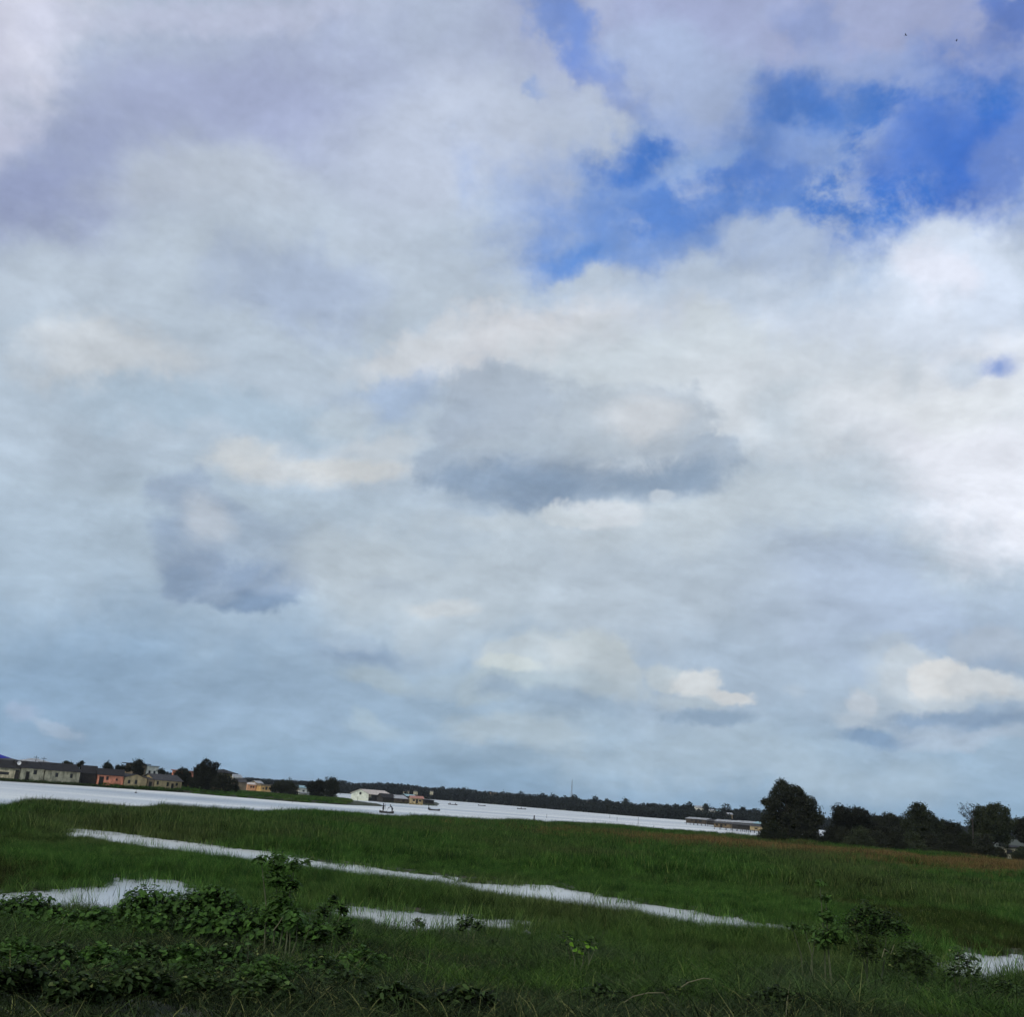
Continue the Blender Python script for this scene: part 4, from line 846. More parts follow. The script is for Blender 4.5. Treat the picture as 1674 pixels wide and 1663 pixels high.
def canoe(label, loc, rz, ln, wd=.75, group=None):
    e = empty('canoe', loc, rz, label, 'canoe', group)
    n = 17; secs_o, secs_i = [], []
    for i in range(n):
        u = -1 + 2 * i / (n - 1); w = wd / 2 * max(.06, (1 - abs(u) ** 2.6)); sh = .22 * abs(u) ** 2.4
        x = u * ln / 2
        secs_o.append([(x, -w, .30 + sh), (x, -w * .82, .05 + sh * .6), (x, 0, -.12 + sh * .7), (x, w * .82, .05 + sh * .6), (x, w, .30 + sh)])
        w2 = max(w - .04, .01)
        secs_i.append([(x, -w2, .30 + sh), (x, -w2 * .8, .08 + sh * .6), (x, 0, -.06 + sh * .75), (x, w2 * .8, .08 + sh * .6), (x, w2, .30 + sh)])
    m = MB()
    for i in range(n - 1):
        for k in range(4):
            m.poly([secs_o[i][k], secs_o[i][k + 1], secs_o[i + 1][k + 1], secs_o[i + 1][k]])
            m.poly([secs_i[i][k], secs_i[i + 1][k], secs_i[i + 1][k + 1], secs_i[i][k + 1]])
        for k in (0, 4): m.poly([secs_o[i][k], secs_o[i + 1][k], secs_i[i + 1][k], secs_i[i][k]])
    for i in (0, n - 1): m.poly(secs_o[i])
    m.build('hull', M['hull'], e)
    for u in (-.55, 0, .55):
        m = MB(); m.box(u * ln / 2 - .12, -wd * .42, .24, u * ln / 2 + .12, wd * .42, .28); m.build('thwart', M['timber'], e)
    return e
bw = at(632, 1328, 205)
brz = math.radians(4)
canoe('dark wooden canoe carrying two standing people off the grass edge', (bw.x, bw.y, 0), brz, 2.75, .8)
p1 = at(626.2, 1326, 205); p2 = at(641, 1326, 205)
person('person standing upright at the left end of the dark canoe, holding a pole', (p1.x, p1.y, .02), math.radians(80), STAND, 'dark_cloth')
person('person leaning forward at the right end of the dark canoe, holding a paddle', (p2.x, p2.y, .02), math.radians(-80), BEND, 'blue_cloth')
pe = empty('punting_pole', (p1.x + .34, p1.y, -.6), 0, 'thin pole held upright by the person at the left canoe end', 'pole')
m = MB(); m.tube([(0, 0, 0), (.02, 0, 1.6), (.0, 0, 3.0)], [.025, .022, .018], 6); m.build('shaft', M['timber'], pe)
pe = empty('paddle', (p2.x - .78, p2.y, .0), 0, 'paddle held slanting by the person at the right canoe end', 'paddle')
m = MB(); m.tube([(-.25, 0, .3), (.12, 0, 1.15)], [.02, .018], 6); m.build('shaft', M['timber'], pe)
m = MB(); m.box(-.38, -.02, -.1, -.20, .02, .38); m.build('blade', M['timber'], pe)
for (x, y, Y, ln, rz, lb, ppl) in (
    (740, 1316.5, 440, 3.9, .03, 'far canoe with two seated people right of the islet', ((-1.2, 1), (1.3, -1))),
    (710, 1325.8, 268, 2.8, -.05, 'slim empty canoe between the two-person canoe and the stout post', ((-1.5, 1),)),
    (787.5, 1318, 500, 3.6, 0, 'tiny canoe near the far shore, left of the one at the mid lake', ()),
    (852.5, 1323.5, 560, 4.8, -.1, 'canoe with one seated person close to the far wooded shore', ((-.3, 1),))):
    g0 = gnd(x, y, 0.0)
    lb = lb.replace('slim empty canoe', 'slim canoe with one seated person')
    canoe(lb, (g0.x, g0.y, 0), rz, ln * g0.y / Y, .8, 'small canoes out on the lake')
    for q, (dx, s) in enumerate(ppl):
        side = '' if len(ppl) == 1 else (' at its left end' if dx < 0 else ' at its right end')
        person('person sitting in the ' + lb.split(' with')[0] + side + ' ' + ' '.join(lb.split(' people' if 'people' in lb else ' person')[1].split()[:6]), (g0.x + dx * g0.y / Y, g0.y, .02), s * math.pi / 2, SIT, 'dark_cloth', 'people sitting in far canoes')
bu = gnd(222, 1297)
e = empty('buoy', (bu.x, bu.y, 0), 0, 'tiny dark float on the water before the tan houses', 'float')
m = MB(); m.tube([(0, 0, -.15), (0, 0, -.1), (0, 0, .12), (0, 0, .22)], [.12, .25, .24, .06], 10); m.build('float_body', M['hull'], e)
m = MB(); m.tube([(0, 0, .2), (0.04, 0, .7)], [.02, .015], 5); m.build('stick', M['timber'], e)

# ------------------------------------------------------------------ birds
def bird(label, loc, rz, flap):
    e = empty('bird', loc, rz, label, 'bird', 'two birds high in the sky')
    skin_mesh('body', [(0, -.18, 0, .03), (0, -.1, .01, .055), (0, .05, 0, .07), (0, .2, 0, .04), (0, .34, .01, .02)], [(0, 1), (1, 2), (2, 3), (3, 4)], M['dark_cloth'], e)
    m = MB(); m.tube([(0, -.2, 0), (0, -.27, -.01)], [.014, .003], 5); m.build('beak', M['dark_timber'], e)
    for s in (-1, 1):
        m = MB(); pts = [(0.04, -.10, .03), (.25, -.16, .03 + flap * .6), (.62, -.02, .03 + flap), (.34, .10, .03 + flap * .7), (.05, .12, .02)]
        q = [(s * x, y, z) for x, y, z in pts]; m.poly(q); m.poly([(x, y, z - .012) for x, y, z in reversed(q)]); m.build('wing', M['dark_cloth'], e)
    m = MB(); m.poly([(-.03, .28, .01), (.03, .28, .01), (.08, .46, .0), (-.08, .46, .0)]); m.poly([(-.08, .46, -.01), (.08, .46, -.01), (.03, .28, 0), (-.03, .28, 0)]); m.build('tail', M['dark_cloth'], e)
bird('left one of two small dark birds high in the sky', at(1481, 57, 230), .8, .22)
bird('right one of two small dark birds high in the sky', at(1564, 65, 240), 1.3, -.05)
# ------------------------------------------------------------------ trees
def tree(name, label, Y, lobes, trunk_px, n=9000, leaf=0.32, mat='tree_leaf', group=None, cat='tree', shell=0.5, seed=0, trunk_r=None, jag=1.0, base_z=None):
    rng = np.random.default_rng(seed + 100)
    cs = []
    for (px, py, r) in lobes:
        c = at(px, py, Y + rng.uniform(-.3, .3) * r * Y / F); cs.append((c, r * Y / F))
    tx = at(trunk_px, lobes[0][1], Y)
    bz = gz(tx.x, Y) if base_z is None else base_z
    bx, by = tx.x, Y
    e = empty(name, (bx, by, bz), 0, label, cat, group)
    o3 = np.array([bx, by, bz])
    area = sum(r * r for _, r in cs); pts = []
    for c, r in cs:
        k = int(2.8 * n * r * r / area)
        pts.append(lobe_points(rng, np.array(c), r, k, .95, shell if k % 2 else .1))
        # sprigs that stick out of the outline
        for _ in range(int(10 * jag)):
            d = rng.normal(size=3); d /= np.linalg.norm(d); d[2] = abs(d[2]) * .8 + .05 if rng.random() < .6 else d[2]
            tip = np.array(c) + d * r * rng.uniform(.95, 1.14)
            pts.append(tip + rng.normal(size=(max(4, k // 60), 3)) * leaf * .8)
    pts = np.vstack(pts) - o3
    pts = pts[pts[:, 2] > .15]
    me = np_mesh('crown', leaf_cards(rng, pts, leaf * rng.uniform(.6, 1.3, len(pts))), 4)
    at_ = me.attributes.new('tint', 'FLOAT', 'FACE'); at_.data.foreach_set('value', (rng.random(len(pts)) * .5 - .25).astype(np.float32))
    link('crown', me, e, M[mat])
    hmax = max(c.z + r for c, r in cs) - bz
    tr = trunk_r or hmax * .035
    m = MB(); top = (0, 0, hmax * .55)
    m.tube([(0, 0, -.4), (tr * .4, 0, hmax * .2), (0, tr * .3, hmax * .4), top], [tr * 1.3, tr, tr * .8, tr * .55], 8)
    for c, r in cs:
        q = Vector(c) - Vector((bx, by, bz)); z0 = min(max(q.z - r, hmax * .15), hmax * .5)
        m.tube([(0, 0, z0), ((q.x) * .5, q.y * .5, (z0 + q.z) / 2 + .1), (q.x, q.y, q.z)], [tr * .5, tr * .32, tr * .12], 5)
    m.build('trunk', M['bark'], e)
    return e
GR = 'dark trees along the right shore'
tree('broadleaf_tree', 'largest dark tree, standing at the lake edge beside the stilt houses', 177,
     [(1279, 1297, 18), (1263, 1316, 16), (1300, 1305, 19), (1318, 1318, 18), (1256, 1345, 13), (1288, 1340, 32), (1322, 1346, 20), (1266, 1362, 18), (1306, 1366, 19), (1338, 1340, 11), (1328, 1368, 14), (1250, 1312, 5), (1280, 1283, 8)], 1288, 15000, .3, group=GR, seed=1)
tree('broadleaf_tree', 'dark tree with two rounded tops right of the largest tree', 184, [(1376, 1335, 16), (1403, 1337, 17), (1388, 1352, 22), (1364, 1362, 13), (1416, 1358, 15), (1390, 1374, 18), (1372, 1328, 9)], 1390, 8000, .3, group=GR, seed=2)
tree('broadleaf_tree', 'low rounded dark tree in the dip of the right tree line', 235, [(1436, 1346, 13), (1455, 1344, 13), (1446, 1362, 18), (1430, 1362, 12)], 1446, 5000, .36, group=GR, seed=3)
tree('broadleaf_tree', 'low dark tree directly left of the pointed feathery tree', 225, [(1468, 1348, 13), (1480, 1354, 11), (1466, 1366, 16)], 1468, 4000, .36, group=GR, seed=4)
tree('broadleaf_tree', 'feathery dark tree with pointed top in the right tree line', 180, [(1500, 1328, 12), (1497, 1342, 16), (1515, 1340, 15), (1528, 1352, 12), (1483, 1350, 10), (1505, 1362, 22), (1488, 1375, 14), (1524, 1374, 14), (1498, 1318, 5), (1509, 1321, 5)], 1505, 8000, .26, group=GR, seed=5, mat='tree_leaf_pale', jag=2)
tree('broadleaf_tree', 'low dark tree between the feathery tree and the sparse one', 190, [(1545, 1352, 11), (1560, 1356, 11), (1552, 1368, 16), (1570, 1372, 14)], 1552, 4500, .28, group=GR, seed=6)
tree('broadleaf_tree', 'broad round-topped dark tree near the right edge', 178, [(1608, 1336, 17), (1632, 1333, 18), (1597, 1352, 14), (1646, 1350, 14), (1622, 1354, 24), (1602, 1372, 18), (1640, 1370, 14), (1622, 1321, 7)], 1618, 10000, .27, group=GR, seed=7, mat='tree_leaf_pale')
tree('broadleaf_tree', 'low dark tree cut off by the right edge', 185, [(1664, 1352, 12), (1684, 1352, 16), (1676, 1366, 14)], 1690, 4500, .28, group=GR, seed=8)
# sparse tree with open sprays
rng = np.random.default_rng(55); Yp = 176
b0 = at(1592, 1400, Yp); e = empty('sparse_tree', (b0.x, Yp, .1), 0, 'sparse tree with open sprays of leaves left of the round-topped tree', 'tree')
m = MB(); pts = []
o3 = Vector((b0.x, Yp, .1))
root = Vector((0, 0, 0)); fork = at(1590, 1345, Yp) - o3
m.tube([root, fork * .5, fork], [.14, .11, .08], 7)
for (px, py) in ((1568, 1321), (1573, 1317), (1580, 1318), (1587, 1316), (1592, 1318), (1570, 1330), (1595, 1324), (1576, 1335), (1586, 1330)):
    tip = at(px, py, Yp + rng.uniform(-1, 1)) - o3; mid = fork.lerp(tip, .5) + Vector((0, 0, .25))
    m.tube([fork, mid, tip], [.05, .03, .012], 5)
    for k in range(70):
        q = fork.lerp(tip, .45 + .6 * rng.random()) + Vector(rng.normal(size=3) * .16) + Vector((0, 0, .12)); pts.append(tuple(q))
m.build('trunk', M['bark'], e)
pts = np.array(pts); me = np_mesh('crown', leaf_cards(rng, pts, .24 * rng.uniform(.6, 1.3, len(pts)), .4), 4); link('crown', me, e, M['tree_leaf'])
# understory in front of the right trees
US = 'shrubs under the right tree line'
ulab = ['under the largest tree', 'between the largest and the two-topped tree', 'under the two-topped tree', 'right of the two-topped tree', 'under the low rounded tree', 'left of the feathery tree',
        'under the feathery tree', 'right below the feathery tree', 'left of the sparse tree', 'below the sparse tree', 'under the round-topped tree', 'left of the low roadside house', 'before the low roadside house at the edge']
for i, x in enumerate((1262, 1352, 1378, 1404, 1432, 1460, 1490, 1520, 1548, 1576, 1606, 1632, 1668)):
    yb = float(np.interp(x, [1244, 1353, 1494, 1674], [1377, 1386, 1399, 1406])); r = [14, 11, 14, 16, 14, 15, 16, 14, 15, 16, 15, 7, 8][i]
    tree('shrub', 'dark shrub ' + ulab[i], 165 + (i * 7 % 5), [(x, yb - r * .8, r), (x + r * .9, yb - r * .6, r * .8), (x - r * .8, yb - r * .6, r * .8), (x + 3, yb - r * 1.8, r * .7)], x, 3400, .24, group=US, cat='shrub', seed=30 + i, trunk_r=.08,
         mat='tree_leaf' if i % 3 else 'tree_leaf_pale')
GL = 'dark trees among the left shore houses'
for i, (lb, Y, lobes, tx, n) in enumerate((
    ('tall dark tree left of the bright white building', 305, [(224, 1251, 8), (228, 1247, 6), (219, 1256, 6), (226, 1261, 9)], 225, 1800),
    ('round low dark tree left of the pinkish narrow house', 300, [(298, 1265, 10), (290, 1268, 7), (306, 1268, 7), (298, 1275, 9)], 298, 2000),
    ('biggest dark tree of the left shore, with a small knob at its right', 278, [(337, 1251, 10), (329, 1259, 11), (348, 1260, 9), (353, 1252, 6), (322, 1261, 6), (338, 1272, 18), (325, 1276, 10), (352, 1276, 10), (338, 1285, 12)], 338, 5000),
    ('low dark bush tree on the spit right of the biggest left tree', 272, [(366, 1277, 12), (380, 1282, 10), (355, 1284, 12), (372, 1288, 8), (386, 1289, 6), (360, 1270, 7)], 368, 2600),
    ('small round treetop behind the two window cream house', 290, [(108, 1250, 6), (114, 1251, 5)], 110, 600),
    ('small pointed treetop behind the dark shed', 290, [(132, 1250, 4), (134, 1247, 3), (128, 1252, 4)], 131, 500),
    ('small round treetop behind the pink house', 290, [(176, 1254, 7), (180, 1257, 5)], 177, 700),
    ('flat treetop between the pink house and the tall dark tree', 300, [(193, 1256, 5), (202, 1256, 6), (210, 1258, 5)], 200, 700),
    ('left tree of the pair with pale trunks on the spit', 322, [(455, 1286, 9), (448, 1290, 7), (460, 1292, 7)], 454, 1500),
    ('right tree of the pair with pale trunks on the spit', 322, [(471, 1284, 10), (482, 1289, 8), (470, 1293, 8), (482, 1297, 6), (476, 1300, 5)], 474, 1900),
    ('left one of the two joined dark trees behind the canoe water', 332, [(510, 1287, 9), (522, 1285, 10), (514, 1296, 9), (524, 1297, 8)], 516, 2000),
    ('right one of the two joined dark trees, with the square top', 332, [(536, 1283, 10), (545, 1281, 9), (540, 1294, 11), (548, 1291, 8)], 541, 2400),
    ('tiny tree right of the bright white building', 322, [(262, 1261, 4), (267, 1263, 4)], 264, 400),
    ('dark tree filling the gap left of the spit houses', 300, [(312, 1278, 8), (303, 1280, 8), (318, 1284, 8)], 311, 1500))):
    tree('broadleaf_tree', lb, Y, lobes, tx, n, .34, group=GL, seed=60 + i, jag=.6)
SK = 'single treetops standing out of the far wood'
far_sky = [(-300, 1238), (0, 1250), (130, 1256), (330, 1264), (400, 1270), (450, 1274), (500, 1276), (558, 1275), (575, 1280), (600, 1278.5), (640, 1279), (680, 1283), (700, 1287), (715, 1285), (728, 1288), (745, 1286), (765, 1288), (785, 1293), (800, 1293), (820, 1295),
           (850, 1296), (862, 1298), (885, 1298.5), (900, 1301), (930, 1301), (950, 1305), (975, 1306), (1000, 1309), (1022, 1309.5), (1040, 1312.5), (1075, 1312.5), (1100, 1314), (1130, 1315), (1145, 1318), (1160, 1319), (1200, 1322), (1215, 1322), (1240, 1322),
           (1260, 1325), (1360, 1336), (1440, 1334), (1470, 1336), (1500, 1346), (1674, 1353), (1900, 1370)]
skx, sky_ = zip(*far_sky)
shx, shy = zip(*([(-300, 1240), (0, 1256), (548, 1297)] + SHORE[1:] + [(1674, 1380), (1900, 1396)]))
def shoreY(px):
    if px < 548: return 640 + 210 * max(0, min(1, px / 548))
    return gnd(px, float(np.interp(px, shx, shy))).y
for i, (x, yt, r, lb) in enumerate(((822, 1293.5, 5, 'rounded treetop left of the double one, left of the mast'), (833, 1296, 5, 'lower rounded treetop beside the brown far house'), (852, 1294, 5, 'spiky treetop midway between far house and mast'),
    (887, 1296.5, 4, 'small knob of a treetop left of the mast'), (904, 1298.5, 5, 'treetop just left of the radio mast foot'), (939, 1298.5, 5, 'treetop right at the radio mast foot'),
    (973, 1301.5, 5, 'round treetop standing clear right of the radio mast'), (992, 1306, 4, 'small treetop second right of the radio mast'), (1023, 1305.5, 5, 'pointed treetop above the left stakes'),
    (1127, 1311, 5, 'rounded treetop left above the water village'), (1154, 1314, 4, 'small treetop beside the highest far white house'), (1187, 1313, 7, 'broadest treetop above the water village'),
    (1214, 1319.5, 3, 'thin treetop between the broadest one and the big tree'), (558, 1275, 5, 'treetop above the spit trees at the far wood left end'), (723, 1285.5, 4, 'treetop left of the dome shaped far grove'), (763, 1287, 9, 'dome shaped grove top in the far wood'))):
    Y = shoreY(x) * 1.06
    tree('far_tree', lb, Y, [(x, yt + r, r), (x - r * .7, yt + r * 1.8, r * .8), (x + r * .7, yt + r * 1.9, r * .8), (x, yt + r * 3, r)], x, 260, .9, 'far_leaf', SK, 'tree', seed=200 + i, jag=.4, trunk_r=.25)
rng = np.random.default_rng(77); cen = []
for x in np.arange(-120, 1800, 3.2):
    sk = float(np.interp(x, skx, sky_)); Y0 = shoreY(x)
    for q, dY in enumerate((3, 25, 60, 110)):
        Y = Y0 + dY + rng.uniform(-6, 6); r = rng.uniform(3.6, 5.4) * 800 / Y0 * .85
        xx = x + rng.uniform(-2, 2)
        base = at(xx, 0, Y); zg = max(gz(at(xx, 1300, Y).x, Y), 0)
        # rows step up from the shore to the skyline
        zsky = at(xx, sk, Y).z; ztop = zg + (zsky - zg) * (.62, .78, .9, 1.0)[q] * rng.uniform(.86, 1.0)
        c0 = at(xx, 1300, Y).x; rr_ = r * Y / F
        z = ztop - rr_ * .8; zs = [z]
        while z > zg + .6: z -= rr_ * 1.1; zs.append(z)
        for z in zs:
            cen.append(lobe_points(rng, (c0, Y, max(z, zg + .3)), rr_, 42 if q else 55, .85, .45))
cen = np.vstack(cen)
me = np_mesh('far_wood', leaf_cards(rng, cen, rng.uniform(.7, 1.5, len(cen)), .7), 4)
o = link('far_wood', me, None, M['far_leaf']); tag(o, 'dense dark wood along the far shore', 'wood', kind='stuff')
# scrub under the houses on the left bank and on the islet
cen = []
for x in np.arange(-80, 305, 1.6):
    Y = bankY(x) + rng.uniform(.1, 1.0); c = at(x, 1300, Y); cen.append(lobe_points(rng, (c.x, Y, .25 + rng.uniform(0, .3)), rng.uniform(.25, .6), 40, .8, .3))
for x in np.arange(628, 712, 2.0):
    Y = 392 + rng.uniform(-.5, .5); c = at(x, 1310, Y); cen.append(lobe_points(rng, (c.x, Y, .3), rng.uniform(.3, .7), 20, .8, .3))
cen = np.vstack(cen); me = np_mesh('bank_scrub', leaf_cards(rng, cen, rng.uniform(.12, .3, len(cen)), .5), 4)
tag(link('bank_scrub', me, None, M['weed_and_shade']), 'dark scrub along the foot of the shore houses', 'scrub', kind='stuff')

# ------------------------------------------------------------------ grasses
def blade_clump(name, rng, n, rad, h, w, segs=2, lean=.25, curl=.5, mat=None, tip_w=.15):
    """n tapered blades rooted in a disc; one mesh, every blade with its own tone."""
    a = rng.uniform(0, 2 * math.pi, n); rr = rad * np.sqrt(rng.random(n))
    x0, y0 = rr * np.cos(a), rr * np.sin(a); hh = h * rng.uniform(.55, 1.1, n)
    d = rng.uniform(0, 2 * math.pi, n); ln_ = lean * rng.uniform(.2, 1.3, n) * hh; cu = curl * rng.uniform(.1, 1.4, n) * hh
    f = rng.uniform(0, math.pi, n); ww = w * rng.uniform(.6, 1.3, n)
    rows = []
    for s in range(segs + 1):
        u = s / segs; k = 1 - (1 - tip_w) * u ** 1.5
        cx = x0 + np.cos(d) * (ln_ * u + cu * u ** 2.5); cy = y0 + np.sin(d) * (ln_ * u + cu * u ** 2.5); cz = hh * (u - .28 * curl * u ** 3)
        dx, dy = np.cos(f) * ww * k / 2, np.sin(f) * ww * k / 2
        rows.append((np.stack([cx - dx, cy - dy, cz], 1), np.stack([cx + dx, cy + dy, cz], 1)))
    V_ = []
    for s in range(segs): V_.append(np.stack([rows[s][0], rows[s][1], rows[s + 1][1], rows[s + 1][0]], 1))
    V_ = np.stack(V_, 1).reshape(-1, 3)
    me = np_mesh(name, V_, 4)
    t_ = me.attributes.new('tint', 'FLOAT', 'FACE'); t_.data.foreach_set('value', np.repeat(np.clip(np.exp(rng.normal(-.25, .62, n)) - 1, -.75, 1.9), segs).astype(np.float32))
    if mat is not None: me.materials.append(mat)
    return bpy.data.objects.new(name, me)      # only a source for the instances, not in the scene
def scatter(name, label, cat, pts, scl, protos, rng, tilt=.12):
    me = bpy.data.meshes.new(name); n = len(pts)
    me.vertices.add(n); me.vertices.foreach_set('co', np.ascontiguousarray(pts, dtype=np.float32).ravel())
    rot = np.stack([rng.normal(size=n) * tilt, rng.normal(size=n) * tilt, rng.uniform(0, 6.283, n)], 1)
    a = me.attributes.new('rot', 'FLOAT_VECTOR', 'POINT'); a.data.foreach_set('vector', rot.astype(np.float32).ravel())
    a = me.attributes.new('scl', 'FLOAT', 'POINT'); a.data.foreach_set('value', scl.astype(np.float32))
    a = me.attributes.new('pick', 'INT', 'POINT'); a.data.foreach_set('value', rng.integers(0, len(protos), n).astype(np.int32))
    me.update()
    o = link(name, me); tag(o, label, cat, kind='stuff')
    t = bpy.data.node_groups.new(name, 'GeometryNodeTree')
    t.interface.new_socket('Geometry', in_out='INPUT', socket_type='NodeSocketGeometry'); t.interface.new_socket('Geometry', in_out='OUTPUT', socket_type='NodeSocketGeometry')
    gi, go = t.nodes.new('NodeGroupInput'), t.nodes.new('NodeGroupOutput'); jn = t.nodes.new('GeometryNodeJoinGeometry')
    def attr(nm, ty):
        q = t.nodes.new('GeometryNodeInputNamedAttribute'); q.data_type = ty; q.inputs[0].default_value = nm; return q.outputs[0]
    R, S, K = attr('rot', 'FLOAT_VECTOR'), attr('scl', 'FLOAT'), attr('pick', 'INT')
    for i, pr in enumerate(protos):
        oi = t.nodes.new('GeometryNodeObjectInfo'); oi.inputs['Object'].default_value = pr; oi.inputs['As Instance'].default_value = True
        ip = t.nodes.new('GeometryNodeInstanceOnPoints'); eq = t.nodes.new('FunctionNodeCompare'); eq.data_type = 'INT'; eq.operation = 'EQUAL'
        t.links.new(K, eq.inputs[2]); eq.inputs[3].default_value = i
        t.links.new(gi.outputs[0], ip.inputs['Points']); t.links.new(eq.outputs[0], ip.inputs['Selection']); t.links.new(oi.outputs['Geometry'], ip.inputs['Instance'])
        t.links.new(R, ip.inputs['Rotation']); t.links.new(S, ip.inputs['Scale']); t.links.new(ip.outputs[0], jn.inputs[0])
    t.links.new(jn.outputs[0], go.inputs[0])
    md = o.modifiers.new('scatter', 'NODES'); md.node_group = t
    return o
grng = np.random.default_rng(11)
def sample(y0, y1, dens, pad=8, xr=(-.60, .60)):
    n = int(dens * ((xr[1] - xr[0]) * (y1 * y1 - y0 * y0) / 2 + 2 * pad * (y1 - y0)))
    y = np.sqrt(grng.uniform(y0 * y0, y1 * y1, n)); lo, hi = xr[0] * y - pad, xr[1] * y + pad
    x = lo + (hi - lo) * grng.random(n)
    return np.stack([x, y], 1)
def stand(P, s_min=.15):
    s = shore_dist(P); k = s > s_min
    P, s = P[k], s[k]
    return P, s, ground_z(P, s)
# brown dry belt: nearness 0..1 to a line seen between these columns
DRY = gp([(1195, 1383), (1300, 1390), (1400, 1399), (1500, 1408), (1600, 1414), (1750, 1424)], .5)
def dry_amount(P):
    d = np.full(len(P), 1e9)
    for a, b_ in zip(DRY, DRY[1:]):
        e_ = b_ - a; w_ = P - a; tt = np.clip((w_ @ e_) / (e_ @ e_), 0, 1); d = np.minimum(d, np.hypot(*(w_ - tt[:, None] * e_).T))
    return np.exp(-(d / 19) ** 2) * sstep(-.05, .2, fbm(P[:, 0] * .05, P[:, 1] * .05) - .25)
pr_far = [blade_clump('reed_clump', grng, 230, 1.0, .80, .028, 2, .2, .25, M['reed']) for _ in range(3)]
pr_near = [blade_clump('reed_clump', grng, 80, .38, .68, .013, 3, .25, .35, M['reed']) for _ in range(4)]
pr_nd = [blade_clump('reed_clump', grng, 80, .38, .55, .013, 3, .25, .35, M['reed_dark']) for _ in range(3)]
pr_dry = [blade_clump('dry_clump', grng, 200, 1.0, .95, .030, 2, .2, .3, M['dry_reed']) for _ in range(3)]
def heights(P, s, lo=.55):
    tall = fbm(P[:, 0] * .045, P[:, 1] * .12, 4)
    return (lo + .9 * sstep(.25, .75, tall)) * (.55 + .45 * sstep(0, 2.2, s)) * (.8 + .4 * grng.random(len(P)))
P_, s_, z_ = stand(sample(54, 205, 2.1), .0)
k = grng.random(len(P_)) < sstep(54, 74, P_[:, 1] + 14 * (fbm(P_[:, 0] * .1, P_[:, 1] * .1) - .5)); P_, s_, z_ = P_[k], s_[k], z_[k]
k = (P_[:, 0] < .335 * P_[:, 1] + 6) | (P_[:, 1] < 172)
P_, s_, z_ = P_[k], s_[k], z_[k]
dry = dry_amount(P_); gr = grng.random(len(P_)) > dry * 1.1
scatter('marsh_grass', 'tall green marsh grass stretching to the lake', 'grass', np.column_stack([P_, z_ - .03])[gr], heights(P_, s_)[gr], pr_far, grng)
scatter('dry_grass', 'brown dry grass belt before the right trees', 'grass', np.column_stack([P_, z_ - .03])[~gr], heights(P_, s_)[~gr] * .95, pr_dry, grng)
P_, s_, z_ = stand(sample(29, 74, 12.0), -.45)
k = grng.random(len(P_)) > sstep(54, 74, P_[:, 1] + 14 * (fbm(P_[:, 0] * .1, P_[:, 1] * .1) - .5)); P_, s_, z_ = P_[k], s_[k], z_[k]
patch = fbm(P_[:, 0] * .09 + 5, P_[:, 1] * .05, 3) + grng.normal(size=len(P_)) * .05 > .57
hs = heights(P_, s_, .5)
scatter('reed_bed', 'green reeds around the water channels', 'reeds', np.column_stack([P_, z_ - .03])[~patch], hs[~patch], pr_near, grng)
scatter('reed_bed', 'duller olive reeds in patches among the green ones', 'reeds', np.column_stack([P_, z_ - .03])[patch], hs[patch] * .95, pr_nd, grng)
# stray stems standing in the shallows at the water's edges
P_ = sample(29, 84, 12.0); s_ = shore_dist(P_)
k = (s_ < .15) & (grng.random(len(P_)) < np.exp(s_ / .75) * .9 * sstep(.3, .6, fbm(P_[:, 0] * .5, P_[:, 1] * .4, 3))); P_ = P_[k]
pr_stray = [blade_clump('stray_clump', grng, 14, .35, .5, .016, 2, .2, .2, M['reed']) for _ in range(3)]
scatter('stray_reeds', 'single stems standing in the shallow water', 'reeds', np.column_stack([P_, np.full(len(P_), -.05)]), grng.uniform(.4, 1.5, len(P_)), pr_stray, grng)
# the spit
P_ = sample(225, 345, 1.0, 0, (-.36, -.13)); s_ = shore_dist(P_); k = s_ > .2; P_, s_ = P_[k], s_[k]
pr_spit = [blade_clump('short_clump', grng, 200, 1.2, .40, .05, 2, .2, .3, M['reed']) for _ in range(2)]
scatter('spit_grass', 'short bright grass on the low spit', 'grass', np.column_stack([P_, ground_z(P_, s_) - .02]), grng.uniform(.6, 1.1, len(P_)), pr_spit, grng)
# bank in front
P_, s_, z_ = stand(sample(9.5, 31, 20.0, 4, (-.58, .58)), .0)
weed = sstep(.40, .62, fbm(P_[:, 0] * .22 + 3, P_[:, 1] * .3, 3) + .9 * sstep(18, 13.5, P_[:, 1])) > grng.random(len(P_))  # dark weeds crowd the nearest strip, imitating the shade there by their colour
pr_bank = [blade_clump('grass_clump', grng, 30, .26, .50, .014, 4, .5, .95, M['bank_grass']) for _ in range(5)]
pr_weed = [blade_clump('weed_clump', grng, 34, .26, .34, .013, 4, .7, 1.1, M['weed_and_shade']) for _ in range(4)]
hb = (.55 + .9 * fbm(P_[:, 0] * .35, P_[:, 1] * .35, 3)) * grng.uniform(.7, 1.3, len(P_))
scatter('bank_grass', 'long arching green grass on the near bank', 'grass', np.column_stack([P_, z_ - .02])[~weed], hb[~weed], pr_bank, grng, .2)
scatter('bank_weeds', 'low weeds on the near bank, darkened to stand for shade', 'weeds', np.column_stack([P_, z_ - .02])[weed], hb[weed], pr_weed, grng, .2)
P_, s_, z_ = stand(sample(15, 30, .9, 5, (-.56, .56)), .1)
pr_tall = [blade_clump('straw_clump', grng, 5, .12, .95, .010, 5, .4, .7, M['bank_grass']) for _ in range(3)] + [blade_clump('straw_clump', grng, 2, .1, .8, .009, 5, .5, .8, M['straw']) for _ in range(1)]
